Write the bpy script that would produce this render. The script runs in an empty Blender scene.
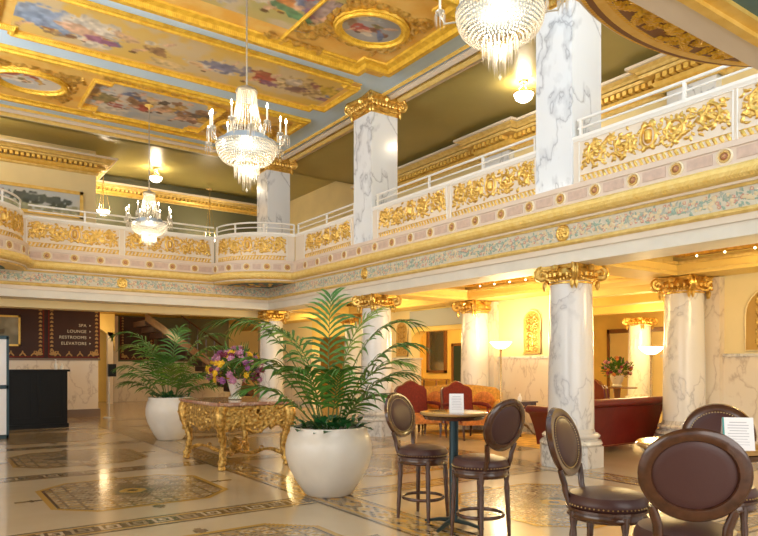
import bpy, math, random
import numpy as np
from mathutils import Vector, Matrix
R = math.radians; PI = math.pi
random.seed(7)
col = bpy.context.scene.collection
# ---------------------------------------------------------------- materials
M = {}
class NT:
    def __init__(s, name):
        s.m = bpy.data.materials.new(name); s.m.use_nodes = True
        s.t = s.m.node_tree; s.p = s.t.nodes['Principled BSDF']; M[name] = s.m
    def n(s, kind, **kw):
        nd = s.t.nodes.new(kind)
        for k, v in kw.items():
            if k in nd.inputs: nd.inputs[k].default_value = v
            else: setattr(nd, k, v)
        return nd
    def l(s, a, b): s.t.links.new(a, b)
    def ramp(s, fac, stops, interp='LINEAR'):
        r = s.n('ShaderNodeValToRGB'); e = r.color_ramp.elements; r.color_ramp.interpolation = interp
        while len(e) < len(stops): e.new(.5)
        for k, (p, c) in enumerate(stops):
            e[k].position = p; e[k].color = (*c, 1)
        s.l(fac, r.inputs[0]); return r.outputs[0]
    def coord(s, scale=(1,1,1), rot=(0,0,0)):
        g = s.n('ShaderNodeTexCoord'); mp = s.n('ShaderNodeMapping')
        mp.inputs['Scale'].default_value = scale; mp.inputs['Rotation'].default_value = rot
        s.l(g.outputs['Object'], mp.inputs[0]); return mp.outputs[0]
    def bump(s, h, strength=.3, dist=.01):
        b = s.n('ShaderNodeBump', Strength=strength, Distance=dist); s.l(h, b.inputs['Height']); s.l(b.outputs[0], s.p.inputs['Normal'])
def mat(name, c, rough=.5, metal=0, noise=0, nscale=8, bump=0, bscale=40, spec=.5, coat=0, emit=None, es=0, trans=0):
    k = NT(name); p = k.p
    p.inputs['Base Color'].default_value = (*c, 1); p.inputs['Roughness'].default_value = rough
    p.inputs['Metallic'].default_value = metal; p.inputs['Specular IOR Level'].default_value = spec
    if coat: p.inputs['Coat Weight'].default_value = coat; p.inputs['Coat Roughness'].default_value = .1
    if trans: p.inputs['Transmission Weight'].default_value = trans
    if emit: p.inputs['Emission Color'].default_value = (*emit, 1); p.inputs['Emission Strength'].default_value = es
    if noise:
        t = k.n('ShaderNodeTexNoise', Scale=nscale, Detail=5.0); k.l(k.coord(), t.inputs['Vector'])
        k.l(k.ramp(t.outputs['Fac'], [(.3, [x*(1-noise) for x in c]), (.7, [min(1, x*(1+noise)) for x in c])]), p.inputs['Base Color'])
    if bump:
        t = k.n('ShaderNodeTexNoise', Scale=bscale, Detail=4.0); k.l(k.coord(), t.inputs['Vector']); k.bump(t.outputs['Fac'], bump)
    return k.m
def marble(name, base, vein, scale=1.6, rough=.2, warm=None, width=.03):
    k = NT(name); co = k.coord((1, 1, .6), (.3, .5, .2))
    w = k.n('ShaderNodeTexNoise', Scale=scale*1.3, Detail=6.0); k.l(co, w.inputs['Vector'])
    mx = k.n('ShaderNodeVectorMath', operation='MULTIPLY_ADD'); k.l(w.outputs['Color'], mx.inputs[0]); mx.inputs[1].default_value = (.9,.9,.9); k.l(co, mx.inputs[2])
    n1 = k.n('ShaderNodeTexNoise', Scale=scale, Detail=3.0); k.l(mx.outputs[0], n1.inputs['Vector'])
    mid = [b*.6+v*.4 for b, v in zip(base, vein)]
    c1 = k.ramp(n1.outputs['Fac'], [(.5-width*2.2, base), (.5-width*.5, mid), (.5, vein), (.5+width*.4, mid), (.5+width*1.5, base)])
    n2 = k.n('ShaderNodeTexNoise', Scale=scale*.5, Detail=2.0); k.l(co, n2.inputs['Vector'])
    c2 = k.ramp(n2.outputs['Fac'], [(.4, (1,1,1)), (.7, warm or (.86,.85,.84))])
    m = k.n('ShaderNodeMix', data_type='RGBA', blend_type='MULTIPLY'); m.inputs[0].default_value = 1
    k.l(c1, m.inputs[6]); k.l(c2, m.inputs[7]); k.l(m.outputs[2], k.p.inputs['Base Color'])
    k.p.inputs['Roughness'].default_value = rough; return k.m
def goldm(name, c, rough=.3, metal=.85, ws=60, strength=.6, dist=.012, c2=None, ns=10):
    k = NT(name); p = k.p; p.inputs['Metallic'].default_value = metal; p.inputs['Roughness'].default_value = rough
    t = k.n('ShaderNodeTexNoise', Scale=float(ns), Detail=4.0); k.l(k.coord(), t.inputs['Vector'])
    k.l(k.ramp(t.outputs['Fac'], [(.35, c2 or [x*.72 for x in c]), (.65, c)]), p.inputs['Base Color'])
    if ws:
        w = k.n('ShaderNodeTexWave', wave_type='BANDS', bands_direction='DIAGONAL', Scale=float(ws)/6.0, Distortion=0.0)
        k.l(k.coord(), w.inputs['Vector']); k.bump(w.outputs['Fac'], strength, dist)
    return k.m
marble('marble_white', (.86,.86,.86), (.58,.58,.60), 1.3, .16, width=.014)
marble('marble_cool', (.80,.84,.88), (.42,.45,.50), 1.2, .16, width=.018)
marble('marble_warm', (.83,.77,.67), (.60,.52,.44), 1.6, .2, (.95,.86,.75), width=.02)
marble('marble_base', (.74,.72,.68), (.4,.38,.36), 2.5, .25)
marble('marble_red', (.42,.2,.12), (.75,.55,.4), 3, .12)
goldm('gold_relief', (.90,.62,.18), .3, .78, 0, c2=(.62,.38,.08), ns=14)
goldm('gold_rope', (.95,.72,.26), .42, .15, 110, .5, .012, c2=(.88,.62,.17))
goldm('gold_smooth', (.92,.64,.17), .4, .15, 0, c2=(.84,.54,.10))
goldm('gold_bead', (.93,.70,.26), .42, .15, 170, .5, .01, c2=(.8,.56,.16))
goldm('gold_ceiling', (.94,.60,.06), .38, .35, 110, .6, .015, c2=(.75,.42,.03))
goldm('gold_field', (.88,.60,.18), .5, .25, 0, c2=(.85,.48,.09), ns=3)
goldm('gold_old', (.62,.40,.1), .3, .85, 0, c2=(.3,.17,.04), ns=25)
goldm('gold_antique', (.78,.50,.14), .34, .6, 0, c2=(.30,.16,.03), ns=22)
mat('cream', (.78,.68,.55), .5, noise=.04, nscale=2)
mat('cream_rail', (.86,.84,.79), .4)
mat('cream_fascia', (.80,.76,.66), .5, noise=.05, nscale=3)
mat('white_paint', (.85,.84,.8), .35)
mat('pink_band', (.72,.59,.48), .5)
mat('mauve', (.60,.44,.35), .5, noise=.12, nscale=12)
mat('rosette_gold', (.62,.40,.13), .4, .5)
mat('rosette_cream', (.85,.74,.52), .5)
mat('rosette_red', (.45,.2,.1), .5)
mat('frieze_ground', (.66,.61,.49), .6)
mat('leaf_teal', (.30,.41,.33), .5); mat('flower_pink', (.60,.31,.24), .5); mat('flower_cream', (.72,.6,.38), .5); mat('leaf_grey', (.42,.45,.38), .5)
mat('ceiling_blue', (.56,.74,.92), .6, noise=.05, nscale=1)
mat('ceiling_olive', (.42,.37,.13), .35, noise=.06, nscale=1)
mat('wall_gold', (.80,.66,.34), .6, noise=.05, nscale=1.5)
mat('wall_cream', (.86,.72,.40), .6, noise=.04, nscale=1.5)
mat('wall_yellow', (.90,.66,.20), .6, noise=.05, nscale=2)
mat('ochre', (.52,.31,.07), .5, noise=.08, nscale=4)
mat('grey_beam', (.45,.46,.46), .5)
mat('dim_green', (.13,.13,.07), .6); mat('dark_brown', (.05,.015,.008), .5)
mat('panel_brown', (.045,.012,.006), .6, noise=.15, nscale=3)
mat('panel_gold', (.45,.26,.07), .5)
mat('letter', (.75,.66,.48), .4, .3)
mat('teal_paint', (.10,.19,.19), .6, noise=.12, nscale=6); mat('shell_paint', (.48,.28,.2), .6); mat('shell_light', (.62,.5,.42), .6)
mat('soffit_brown', (.24,.10,.03), .5)
mat('baseboard', (.20,.13,.08), .3)
mat('wood_dark', (.075,.026,.011), .22, noise=.3, nscale=20, coat=.5)
mat('wood_black', (.006,.006,.006), .45, spec=.2)
mat('wood_mid', (.23,.10,.035), .25, coat=.4)
mat('table_top', (.40,.22,.07), .12, noise=.15, nscale=15, coat=.6)
mat('leather_brown', (.075,.030,.028), .36, bump=.06, bscale=90)
mat('leather_red', (.155,.010,.005), .3, bump=.15, bscale=30, noise=.12)
mat('fabric_red', (.18,.016,.008), .8, noise=.3, nscale=30)
mat('fabric_gold', (.66,.36,.07), .8, noise=.25, nscale=20)
mat('fabric_orange', (.55,.2,.05), .8, noise=.3, nscale=25)
mat('brass', (.75,.55,.25), .25, .9)
mat('nail', (.7,.5,.2), .3, .9)
mat('post_metal', (.02,.045,.055), .35, .5)
mat('ceramic', (.78,.74,.67), .35, noise=.06, nscale=3, coat=.25)
mat('soil', (.04,.025,.015), .9)
mat('palm_green', (.065,.19,.025), .4, noise=.4, nscale=6)
mat('palm_light', (.17,.27,.035), .4, noise=.3, nscale=6)
mat('stem_green', (.13,.19,.05), .5)
mat('shrub_green', (.02,.12,.03), .35, noise=.4, nscale=9)
mat('flower_yellow', (.85,.55,.03), .6); mat('flower_purple', (.40,.13,.36), .6); mat('flower_mauve', (.60,.28,.42), .6); mat('flower_orange', (.65,.25,.07), .6); mat('flower_burgundy', (.25,.03,.07), .6)
mat('card_white', (.88,.88,.9), .4); mat('card_print', (.45,.45,.5), .5); mat('card_teal', (.03,.3,.28), .4)
mat('canvas_landscape', (.5,.55,.6), .6)
mat('rod_metal', (.55,.52,.45), .3, .8); mat('ring_blue', (.32,.38,.45), .3, .6)
mat('candle', (.85,.8,.68), .5)
mat('bulb', (1,1,1), .3, emit=(1,.86,.6), es=40)
mat('ceiling_bulb', (1,1,1), .3, emit=(1,.80,.42), es=9)
mat('globe', (1,1,1), .3, emit=(1,.87,.66), es=7)
mat('lamp_bowl', (1,1,1), .3, emit=(1,.82,.52), es=9)
mat('rug', (.55,.33,.08), .95, noise=.4, nscale=5)
mat('door_dark', (.03,.05,.045), .3); mat('mirror', (.7,.66,.55), .08, .9)
mat('mos_dark', (.09,.06,.035), .18, coat=.3); mat('mos_brown', (.20,.13,.065), .18, coat=.3); mat('mos_gold', (.50,.30,.07), .18, coat=.3)
mat('mos_green', (.14,.15,.10), .18, coat=.3); mat('mos_cream', (.52,.41,.26), .15, coat=.3); mat('mos_tan', (.35,.26,.15), .18, coat=.3)
def floor_mat():
    k = NT('floor_stone'); co = k.coord()
    n = k.n('ShaderNodeTexNoise', Scale=.9, Detail=6.0); k.l(co, n.inputs['Vector'])
    c = k.ramp(n.outputs['Fac'], [(.3, (.50,.39,.24)), (.7, (.60,.48,.32))])
    k.l(c, k.p.inputs['Base Color']); k.p.inputs['Roughness'].default_value = .19
    n2 = k.n('ShaderNodeTexNoise', Scale=2.5, Detail=2.0); k.l(co, n2.inputs['Vector']); k.bump(n2.outputs['Fac'], .06, .02)
    k.p.inputs['Coat Weight'].default_value = .25; k.p.inputs['Coat Roughness'].default_value = .05
floor_mat()
def paint_mat():
    k = NT('fresco'); a = k.n('ShaderNodeVertexColor'); a.layer_name = 'Col'; k.l(a.outputs[0], k.p.inputs['Base Color']); k.p.inputs['Roughness'].default_value = .5
paint_mat()
def crystal():
    k = NT('crystal'); k.t.nodes.remove(k.p); out = k.t.nodes['Material Output']
    tr = k.n('ShaderNodeBsdfTranslucent'); tr.inputs[0].default_value = (1,.96,.88,1)
    gl = k.n('ShaderNodeBsdfGlossy'); gl.inputs['Roughness'].default_value = .08
    di = k.n('ShaderNodeBsdfTransparent'); di.inputs[0].default_value = (1,.98,.94,1)
    m1 = k.n('ShaderNodeMixShader'); m1.inputs[0].default_value = .3
    m2 = k.n('ShaderNodeMixShader'); m2.inputs[0].default_value = .3
    k.l(tr.outputs[0], m1.inputs[1]); k.l(gl.outputs[0], m1.inputs[2]); k.l(m1.outputs[0], m2.inputs[1]); k.l(di.outputs[0], m2.inputs[2]); k.l(m2.outputs[0], out.inputs[0])
crystal()
# ---------------------------------------------------------------- mesh helpers
class MB:
    def __init__(s): s.v = []; s.f = []; s.mi = []; s.sm = []; s.cur = 0
    def add(s, vs, fs, smooth=False, mi=None):
        o = len(s.v); s.v += [tuple(v) for v in vs]
        for f in fs: s.f.append([i+o for i in f]); s.mi.append(s.cur if mi is None else mi); s.sm.append(smooth)
        return s
    def box(s, x0, x1, y0, y1, z0, z1, **k):
        v = [(x, y, z) for z in (z0, z1) for y in (y0, y1) for x in (x0, x1)]
        return s.add(v, [(0,2,3,1),(4,5,7,6),(0,1,5,4),(1,3,7,5),(3,2,6,7),(2,0,4,6)], **k)
    def prism(s, poly, z0, z1, ax='z', **k):   # poly in the plane normal to ax
        n = len(poly)
        f = {'z': lambda a, b, c: (a, b, c), 'x': lambda a, b, c: (c, a, b), 'y': lambda a, b, c: (a, c, b)}[ax]
        v = [f(a, b, z0) for a, b in poly] + [f(a, b, z1) for a, b in poly]
        return s.add(v, [list(range(n))[::-1], list(range(n, 2*n))] + [(i, (i+1) % n, n+(i+1) % n, n+i) for i in range(n)], **k)
    def lathe(s, prof, n=24, c=(0,0,0), T=None, a0=0, mod=None, **k):
        v = []; f = []; m = len(prof)
        for i in range(n):
            a = a0+2*PI*i/n
            for r, z in prof:
                q = r*(mod(a) if mod else 1)
                v.append(Vector((c[0]+q*math.cos(a), c[1]+q*math.sin(a), c[2]+z)))
        for i in range(n):
            j = (i+1) % n
            for t in range(m-1): f.append((i*m+t, j*m+t, j*m+t+1, i*m+t+1))
        if T: v = [T @ p for p in v]
        if prof[0][0] > 1e-4: f.append([i*m for i in range(n)][::-1])
        if prof[-1][0] > 1e-4: f.append([i*m+m-1 for i in range(n)])
        k.setdefault('smooth', True); return s.add(v, f, **k)
    def tube(s, pts, r, n=8, closed=False, flat=None, caps=True, **k):
        P = [Vector(p) for p in pts]; m = len(P); rr = r if isinstance(r, (list, tuple)) else [r]*m
        v = []; f = []; up = None
        for i in range(m):
            a = P[(i-1) % m] if (closed or i) else P[0]; b = P[(i+1) % m] if (closed or i < m-1) else P[-1]
            t = (b-a).normalized() if (b-a).length > 1e-9 else Vector((0,0,1))
            if up is None:
                up = Vector((0,0,1)) if abs(t.z) < .9 else Vector((1,0,0))
            side = t.cross(up)
            if side.length < 1e-4: side = t.orthogonal()
            side.normalize(); up = side.cross(t).normalized()
            for j in range(n):
                an = 2*PI*j/n; q = rr[i]
                v.append(P[i] + side*math.cos(an)*q + up*math.sin(an)*q*(flat or 1))
        for i in range(m if closed else m-1):
            i2 = (i+1) % m
            for j in range(n): f.append((i*n+j, i*n+(j+1) % n, i2*n+(j+1) % n, i2*n+j))
        if not closed and caps: f.append(list(range(n))[::-1]); f.append([(m-1)*n+j for j in range(n)])
        k.setdefault('smooth', True); return s.add(v, f, **k)
    def ball(s, c, r, n=8, sz=1, **k):
        h = max(3, n//2); return s.lathe([(max(0.0, r*math.sin(PI*i/h)) if 0 < i < h else 0.0, -r*sz*math.cos(PI*i/h)) for i in range(h+1)], n, c, **k)
    def octa(s, c, r, h=None, **k):
        x, y, z = c; h = h or r
        return s.add([(x+r,y,z),(x,y+r,z),(x-r,y,z),(x,y-r,z),(x,y,z+h),(x,y,z-h)], [(0,1,4),(1,2,4),(2,3,4),(3,0,4),(1,0,5),(2,1,5),(3,2,5),(0,3,5)], **k)
    def sweep(s, prof, path, closed=False, **k):   # prof (out, z) polygon, path (x, y); out = left of travel
        P = [Vector((p[0], p[1])) for p in path]; m = len(P); n = len(prof); v = []; f = []
        for i in range(m):
            ds = []
            if closed or i > 0: ds.append((P[i]-P[i-1]).normalized())
            if closed or i < m-1: ds.append((P[(i+1) % m]-P[i]).normalized())
            ns = [Vector((-d.y, d.x)) for d in ds]
            if len(ns) == 2:
                b = ns[0]+ns[1]; b = b.normalized() if b.length > 1e-3 else ns[0]; q = b/max(.35, b.dot(ns[0]))
            else: q = ns[0]
            for o, z in prof: v.append((P[i].x+q.x*o, P[i].y+q.y*o, z))
        for i in range(m if closed else m-1):
            i2 = (i+1) % m
            for j in range(n): f.append((i*n+j, i*n+(j+1) % n, i2*n+(j+1) % n, i2*n+j))
        if not closed: f.append(list(range(n))); f.append([(m-1)*n+j for j in range(n)][::-1])
        return s.add(v, f, **k)
def setp(o, label=None, cat=None, group=None, kind=None):
    for a, b in (('label', label), ('category', cat), ('group', group), ('kind', kind)):
        if b: o[a] = b
    return o
def mk(name, mb, mats, parent=None, sharp=40, loc=None, rot=None, **tags):
    me = bpy.data.meshes.new(name); me.from_pydata(mb.v, [], mb.f); me.validate(clean_customdata=False)
    if len(me.polygons) == len(mb.f):
        me.polygons.foreach_set('material_index', mb.mi); me.polygons.foreach_set('use_smooth', mb.sm)
    if isinstance(mats, str): mats = [mats]
    for m in mats: me.materials.append(M[m])
    if any(mb.sm) and sharp: me.set_sharp_from_angle(angle=R(sharp))
    me.update()
    o = bpy.data.objects.new(name, me); col.objects.link(o); o.parent = parent
    if loc: o.location = loc
    if rot: o.rotation_euler = rot
    return setp(o, **tags)
def fixn(o):
    import bmesh
    b = bmesh.new(); b.from_mesh(o.data); bmesh.ops.recalc_face_normals(b, faces=b.faces); b.to_mesh(o.data); b.free(); return o
def empty(name, loc, rz=0, **tags):
    o = bpy.data.objects.new(name, None); col.objects.link(o); o.location = loc; o.rotation_euler = (0,0,rz); o.empty_display_size = .1
    return setp(o, **tags)
def kids(o): return [c for c in KID.get(o.name, [])]
def dup(o, parent=None, loc=None, rz=None, **tags):
    c = o.copy(); col.objects.link(c); c.parent = parent
    for ch in list(o.children): dup(ch, c)
    if loc is not None: c.location = loc
    if rz is not None: c.rotation_euler = (0,0,rz)
    return setp(c, **tags)
def struct(name, mb, mats, **k): return mk(name, mb, mats, kind='structure', **k)
# ---------------------------------------------------------------- relief carving
def carve(W, H, cell, strokes):
    nx = int(round(W/cell))+1; ny = int(round(H/cell))+1
    h = np.zeros((ny, nx)); m = np.zeros((ny, nx), int)
    X = np.linspace(0, W, nx); Y = np.linspace(0, H, ny); dx = X[1]; dy = Y[1]
    for pts, rad, mi, hs in strokes:
        n = len(pts)
        for k, (px, py) in enumerate(pts):
            r = rad[k] if isinstance(rad, (list, tuple)) else rad
            i0 = max(0, int((px-r)/dx)); i1 = min(nx, int((px+r)/dx)+2); j0 = max(0, int((py-r)/dy)); j1 = min(ny, int((py+r)/dy)+2)
            if i0 >= i1 or j0 >= j1: continue
            d = r*r-(X[None, i0:i1]-px)**2-(Y[j0:j1, None]-py)**2
            v = np.where(d > 0, hs*np.sqrt(np.maximum(d, 0)), 0)
            s = h[j0:j1, i0:i1]; w = v > s; s[w] = v[w]; m[j0:j1, i0:i1][w] = mi
    return X, Y, h, m
def relief(name, W, H, cell, strokes, mats, mapf, parent=None, keep=False, back=-.004, **tags):
    X, Y, h, m = carve(W, H, cell, strokes); ny, nx = h.shape; mb = MB(); idx = -np.ones((ny, nx), int)
    fh = np.maximum(np.maximum(h[:-1,:-1], h[1:,:-1]), np.maximum(h[:-1,1:], h[1:,1:])); fm = np.maximum(np.maximum(m[:-1,:-1], m[1:,:-1]), np.maximum(m[:-1,1:], m[1:,1:]))
    for j in range(ny-1):
        for i in range(nx-1):
            if fh[j,i] > 0 or keep:
                q = []
                for a, b in ((j,i),(j,i+1),(j+1,i+1),(j+1,i)):
                    if idx[a,b] < 0:
                        idx[a,b] = len(mb.v); mb.v.append(tuple(mapf(X[b], Y[a], h[a,b] if h[a,b] > 0 else back)))
                    q.append(int(idx[a,b]))
                mb.f.append(q); mb.mi.append(int(fm[j,i])); mb.sm.append(True)
    return mk(name, mb, mats, parent, sharp=0, **tags)
def line(p, q, n): return [(p[0]+(q[0]-p[0])*t/n, p[1]+(q[1]-p[1])*t/n) for t in range(n+1)]
def spiral(cx, cy, r, a0, turns, sgn, n=40, r0=.12):
    return [(cx+(r*(1-(1-r0)*t/n))*math.cos(a0+sgn*2*PI*turns*t/n), cy+(r*(1-(1-r0)*t/n))*math.sin(a0+sgn*2*PI*turns*t/n)) for t in range(n+1)]
def leaf(x, y, a, L, w, bend=0, n=9):
    P = []; rr = []
    for t in range(n+1):
        P.append((x, y)); rr.append(max(.003, w*math.sin(PI*min(1, .12+.88*t/n))**.7)); x += L/n*math.cos(a); y += L/n*math.sin(a); a += bend/n
    return P, rr
def rinceau(W, H, mi=0, seed=1, hs=.8, scr=2):
    rnd = random.Random(seed); S = []; cy = H/2; u = H/2
    def ad(P, rr, q=1.0): S.append((P, rr, mi, hs*q))
    # cartouche
    c = W/2
    ad([(c+u*.50*math.cos(a*.16), cy+u*.66*math.sin(a*.16)) for a in range(40)], u*.10)
    ad([(c, cy-u*.2+u*.4*t/6) for t in range(7)], u*.24)
    for s in (-1, 1):
        for k in range(3): ad(*leaf(c+s*u*.1, cy+u*.62, PI/2-s*(.35+.5*k), u*.42, u*.12, -s*.8))
        for k in range(2): ad(*leaf(c+s*u*.15, cy-u*.6, -PI/2+s*(.5+.5*k), u*.4, u*.1, s*.8))
        half = W/2-u*.6; step = half/scr
        for k in range(scr):
            x = c+s*(u*.6+step*(k+.5)); up = 1 if (k % 2 == 0) else -1
            r = min(step*.43, u*.72)
            sp = spiral(x, cy-up*u*.05, r, PI/2+ (PI if up > 0 else 0), 1.6, s*up, 60, .14)
            ad(sp, [u*.11*(1-.45*t/60) for t in range(61)])
            for q in range(0, 48, 5):
                px, py = sp[q]; an = math.atan2(py-cy, px-x)
                ad(*leaf(px, py, an+s*up*.7, u*(.34+.12*rnd.random()), u*.095, s*up*1.2))
            ad([(x, cy-up*u*.05)], u*.15, 1.2)
            for q in range(5):
                a = q*2*PI/5; ad([(x+u*.13*math.cos(a), cy-up*u*.05+u*.13*math.sin(a))], u*.08)
            ad([(x-s*step*.5+s*step*t/14, cy+up*(-.75+1.4*t/14)*u*.9) for t in range(15)], u*.07)
            for q in range(54):
                bx = x+rnd.uniform(-.5, .5)*step; by = cy+rnd.uniform(-.85, .85)*u; ad(*leaf(bx, by, rnd.random()*6.28, u*rnd.uniform(.2, .4), u*.072, rnd.uniform(-2.6, 2.6)), 1.0)
            for q in range(5):
                ex = x+s*step*(.5-.05*q); ad(*leaf(ex, cy+up*u*(.6-.34*q), (0 if s > 0 else PI)+s*up*(.8-.3*q), u*.3, u*.09, s*up))
    return S
def border_beads(W, y, r, mi=0, hs=.8, step=None):
    step = step or r*2.1; S = [(line((0, y-r*1.15), (W, y-r*1.15), int(W/.006)), .008, mi, .8), (line((0, y+r*1.15), (W, y+r*1.15), int(W/.006)), .008, mi, .8)]
    x = r
    while x < W: S.append((line((x-r*.35, y-r*.6), (x+r*.35, y+r*.6), 5), r*.5, mi, hs)); x += step
    return S
# ---------------------------------------------------------------- shell
def settle(e, loc):
    e.location = loc
    for c in e.children: c.location = Vector(c.location)-Vector(loc)
    return e
XF, YB, XL = 7.6, 15.9, .3
Zb = 7.6
Zc = 7.1
mb = MB(); mb.box(-7, 24, -2, 32, -.2, 0); struct('floor', mb, 'floor_stone')
mb = MB(); mb.box(-.4, 8.0, -1, 16.3, Zc, Zc+.2); struct('ceiling', mb, 'ceiling_blue')
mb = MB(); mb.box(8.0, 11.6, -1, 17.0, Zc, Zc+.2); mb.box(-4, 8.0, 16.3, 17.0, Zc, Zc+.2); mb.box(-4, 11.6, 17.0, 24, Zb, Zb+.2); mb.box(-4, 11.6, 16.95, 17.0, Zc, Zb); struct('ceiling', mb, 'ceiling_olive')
# upper gallery mouldings on the ceiling, over the pier line
path = [(8.3, 0), (8.3, 16.6), (-.4, 16.6)]
for nm, a, b, d, m in (('trim_1', -.50, -.42, .05, 'gold_smooth'), ('trim_2', -.34, -.18, .07, 'cream'), ('trim_3', -.12, .02, .09, 'gold_rope'), ('trim_4', .06, .14, .05, 'cream')):
    mb = MB(); mb.sweep([(-b, Zc), (-a, Zc), (-a, Zc-d*.5), (-(a+b)/2, Zc-d), (-b, Zc-d*.5)], path); struct(nm, mb, m)
# walls
mb = MB(); mb.box(11.3, 11.5, -1, 24, 3.9, Zb); struct('wall_right', mb, 'wall_gold')
mb = MB(); mb.box(-4, 4.1, 19.9, 20.1, 3.9, Zb); mb.box(3.9, 4.1, 20.1, 24, 3.9, Zb); struct('wall_back', mb, 'wall_cream')
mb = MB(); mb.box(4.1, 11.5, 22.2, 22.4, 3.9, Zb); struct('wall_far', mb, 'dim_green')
mb = MB(); mb.box(-4.0, 4.15, 19.9, 20.1, 1.62, 3.5); struct('wall_lower', mb, 'panel_brown')
mb = MB(); mb.box(-4.0, 4.15, 19.86, 20.1, .22, 1.62); struct('wall_wainscot', mb, 'marble_warm')
mb = MB(); mb.box(-4.0, 4.2, 19.80, 20.1, 0, .22); mb.box(-4.0, 4.2, 19.83, 20.1, 1.6, 1.66); struct('baseboard_back', mb, 'baseboard')
# slabs under the upper galleries (the ceiling of the lounge)
mb = MB(); mb.box(7.64, 24, -2, 32, 3.42, 3.9); mb.box(-7, 7.64, 15.94, 32, 3.42, 3.9); mb.box(-7,.26,-2,15.94,3.42,3.9); struct('slab', mb, 'gold_ceiling')
def cornice(name, path, z, out=.5, h=.5):
    e = empty(name, (0,0,0))
    mb = MB(); mb.sweep([(0, z-h), (.05, z-h), (.07, z-h*.93), (.05, z-h*.86), (0, z-h*.86)], path); mb.sweep([(0, z-h*.42), (out*.66, z-h*.42), (out*.70, z-h*.32), (0, z-h*.32)], path); mb.sweep([(0, z-h*.28), (out*.72, z-h*.28), (out*.8, z-h*.2), (out*.97, z-h*.13), (out, z-h*.1), (out, z), (0, z)], path); mk('crown', mb, 'gold_bead', e)
    mb = MB(); mb.sweep([(0, z-h*.84), (.03, z-h*.84), (out*.22, z-h*.75), (out*.32, z-h*.62), (0, z-h*.62)], path); mk('cove', mb, 'gold_smooth', e)
    mb = MB()
    for p, q in zip(path[:-1], path[1:]):
        p = Vector((*p, 0)); q = Vector((*q, 0)); L = (q-p).length; d = (q-p)/L; w = Vector((-d.y, d.x, 0)); k = int(L/.13)
        for i in range(k):
            c = p+d*(L*(i+.5)/k); o = len(mb.v); bb = MB(); bb.box(-.04, .04, 0, out*.58, z-h*.60, z-h*.43); mb.add([c+d*v[0]+w*v[1]+Vector((0,0,v[2])) for v in bb.v], bb.f)
    mk('dentils', mb, 'gold_smooth', e)
    mb = MB(); mb.sweep([(out, z-.06), (out+.04, z-.05), (out+.04, z), (out, z)], path); mk('lip', mb, 'cream', e)
    e['kind'] = 'structure'; return e
cornice('trim_5', [(11.3, 0), (11.3, 6.2-.5), (11.12, 5.7), (11.12, 6.75), (11.3, 6.75), (11.3, 10.5), (11.12, 10.5), (11.12, 11.5), (11.3, 11.5), (11.3, 16.9)], Zc-.12, .42, .52)
cornice('trim_6', [(4.1, 23.5), (4.1, 19.9), (-4, 19.9)][::1], Zb-.24, .45, .46)
cornice('trim_7', [(11.3, 22.2), (4.1, 22.2)], Zb-.28, .3, .36)
for y, t in ((6.2, 'white marble pilaster on the gallery wall nearest the large right pier'), (11.0, 'white marble pilaster on the gallery wall behind the middle pier')):
    e = empty('wall_pilaster', (0,0,0), label=t, cat='pilaster')
    mb = MB(); mb.box(11.12, 11.3, y-.45, y+.45, 3.9, 6.48); mk('shaft', mb, 'marble_cool', e)
    mb = MB(); mb.box(11.09, 11.3, y-.48, y+.48, 3.9, 4.2); mk('base', mb, 'marble_base', e)
    settle(e, (11.2, y, 3.9))
# ---------------------------------------------------------------- entablatures
def entab(name, path, lab, e0, a0, a1, fx, seed):
    e = empty(name, (0,0,0), label=lab, cat='entablature', group='carved entablatures carrying the balcony')
    mb = MB(); mb.sweep([(-.6, 2.95), (0, 2.95), (0, 3.12), (-.6, 3.12)], path); mk('fascia', mb, 'cream_fascia', e)
    mb = MB(); mb.sweep([(-.6, 3.12), (.03, 3.12), (.03, 3.2), (-.6, 3.2)], path); mk('dentil_course', mb, 'cream', e)
    mb = MB(); mb.sweep([(-.05, 3.2), (.04, 3.2), (.07, 3.225), (.07, 3.25), (.03, 3.275), (-.05, 3.275)], path); mk('gold_moulding', mb, 'gold_bead', e)
    mb = MB(); mb.sweep([(-.6, 3.2), (0, 3.2), (0, 3.52), (-.6, 3.52)], path); mk('frieze', mb, 'frieze_ground', e)
    # soffit coffers
    L = a1-a0; rnd = random.Random(seed); S = []
    x = 0
    while x < L:
        S.append(([(x+.02*t, .11+.05*math.sin((x+.02*t)*7)) for t in range(3)], .010, 0, .6)); x += .05
    for k in range(int(L/.008)):
        x = .02+k*.008+rnd.random()*.03; y = .11+.075*rnd.uniform(-1, 1); q = rnd.random()
        if q < .45: P, rr = leaf(x, y, rnd.random()*6.28, .06, .013, rnd.uniform(-1, 1), 5); S.append((P, rr, 0, .7))
        elif q < .62: P, rr = leaf(x, y, rnd.random()*6.28, .06, .012, 1, 5); S.append((P, rr, 3, .7))
        else:
            mi = 1 if q < .84 else 2
            for t in range(5): S.append(([(x+.013*math.cos(t*1.26), y+.013*math.sin(t*1.26))], .011, mi, .9))
            S.append(([(x, y)], .008, 2, 1.6))
    relief('frieze_garland', L, .22, .0095, S, ['leaf_teal', 'flower_pink', 'flower_cream', 'leaf_grey'], e0, e)
    for lx in fx:
        S = [([(.13+.095*math.cos(t*.2), .13+.095*math.sin(t*.2)) for t in range(32)], .02, 0, .9)]+[([(.13+.045*math.cos(t*1.05), .13+.045*math.sin(t*1.05))], .028, 0, .9) for t in range(6)]+[([(.13, .13)], .022, 0, 1.5)]
        relief('medallion', .26, .26, .013, S, 'gold_relief', lambda x, y, h, l=lx: e0(l-.13+x, y-.02, h+.01), e)
    return e
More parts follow.
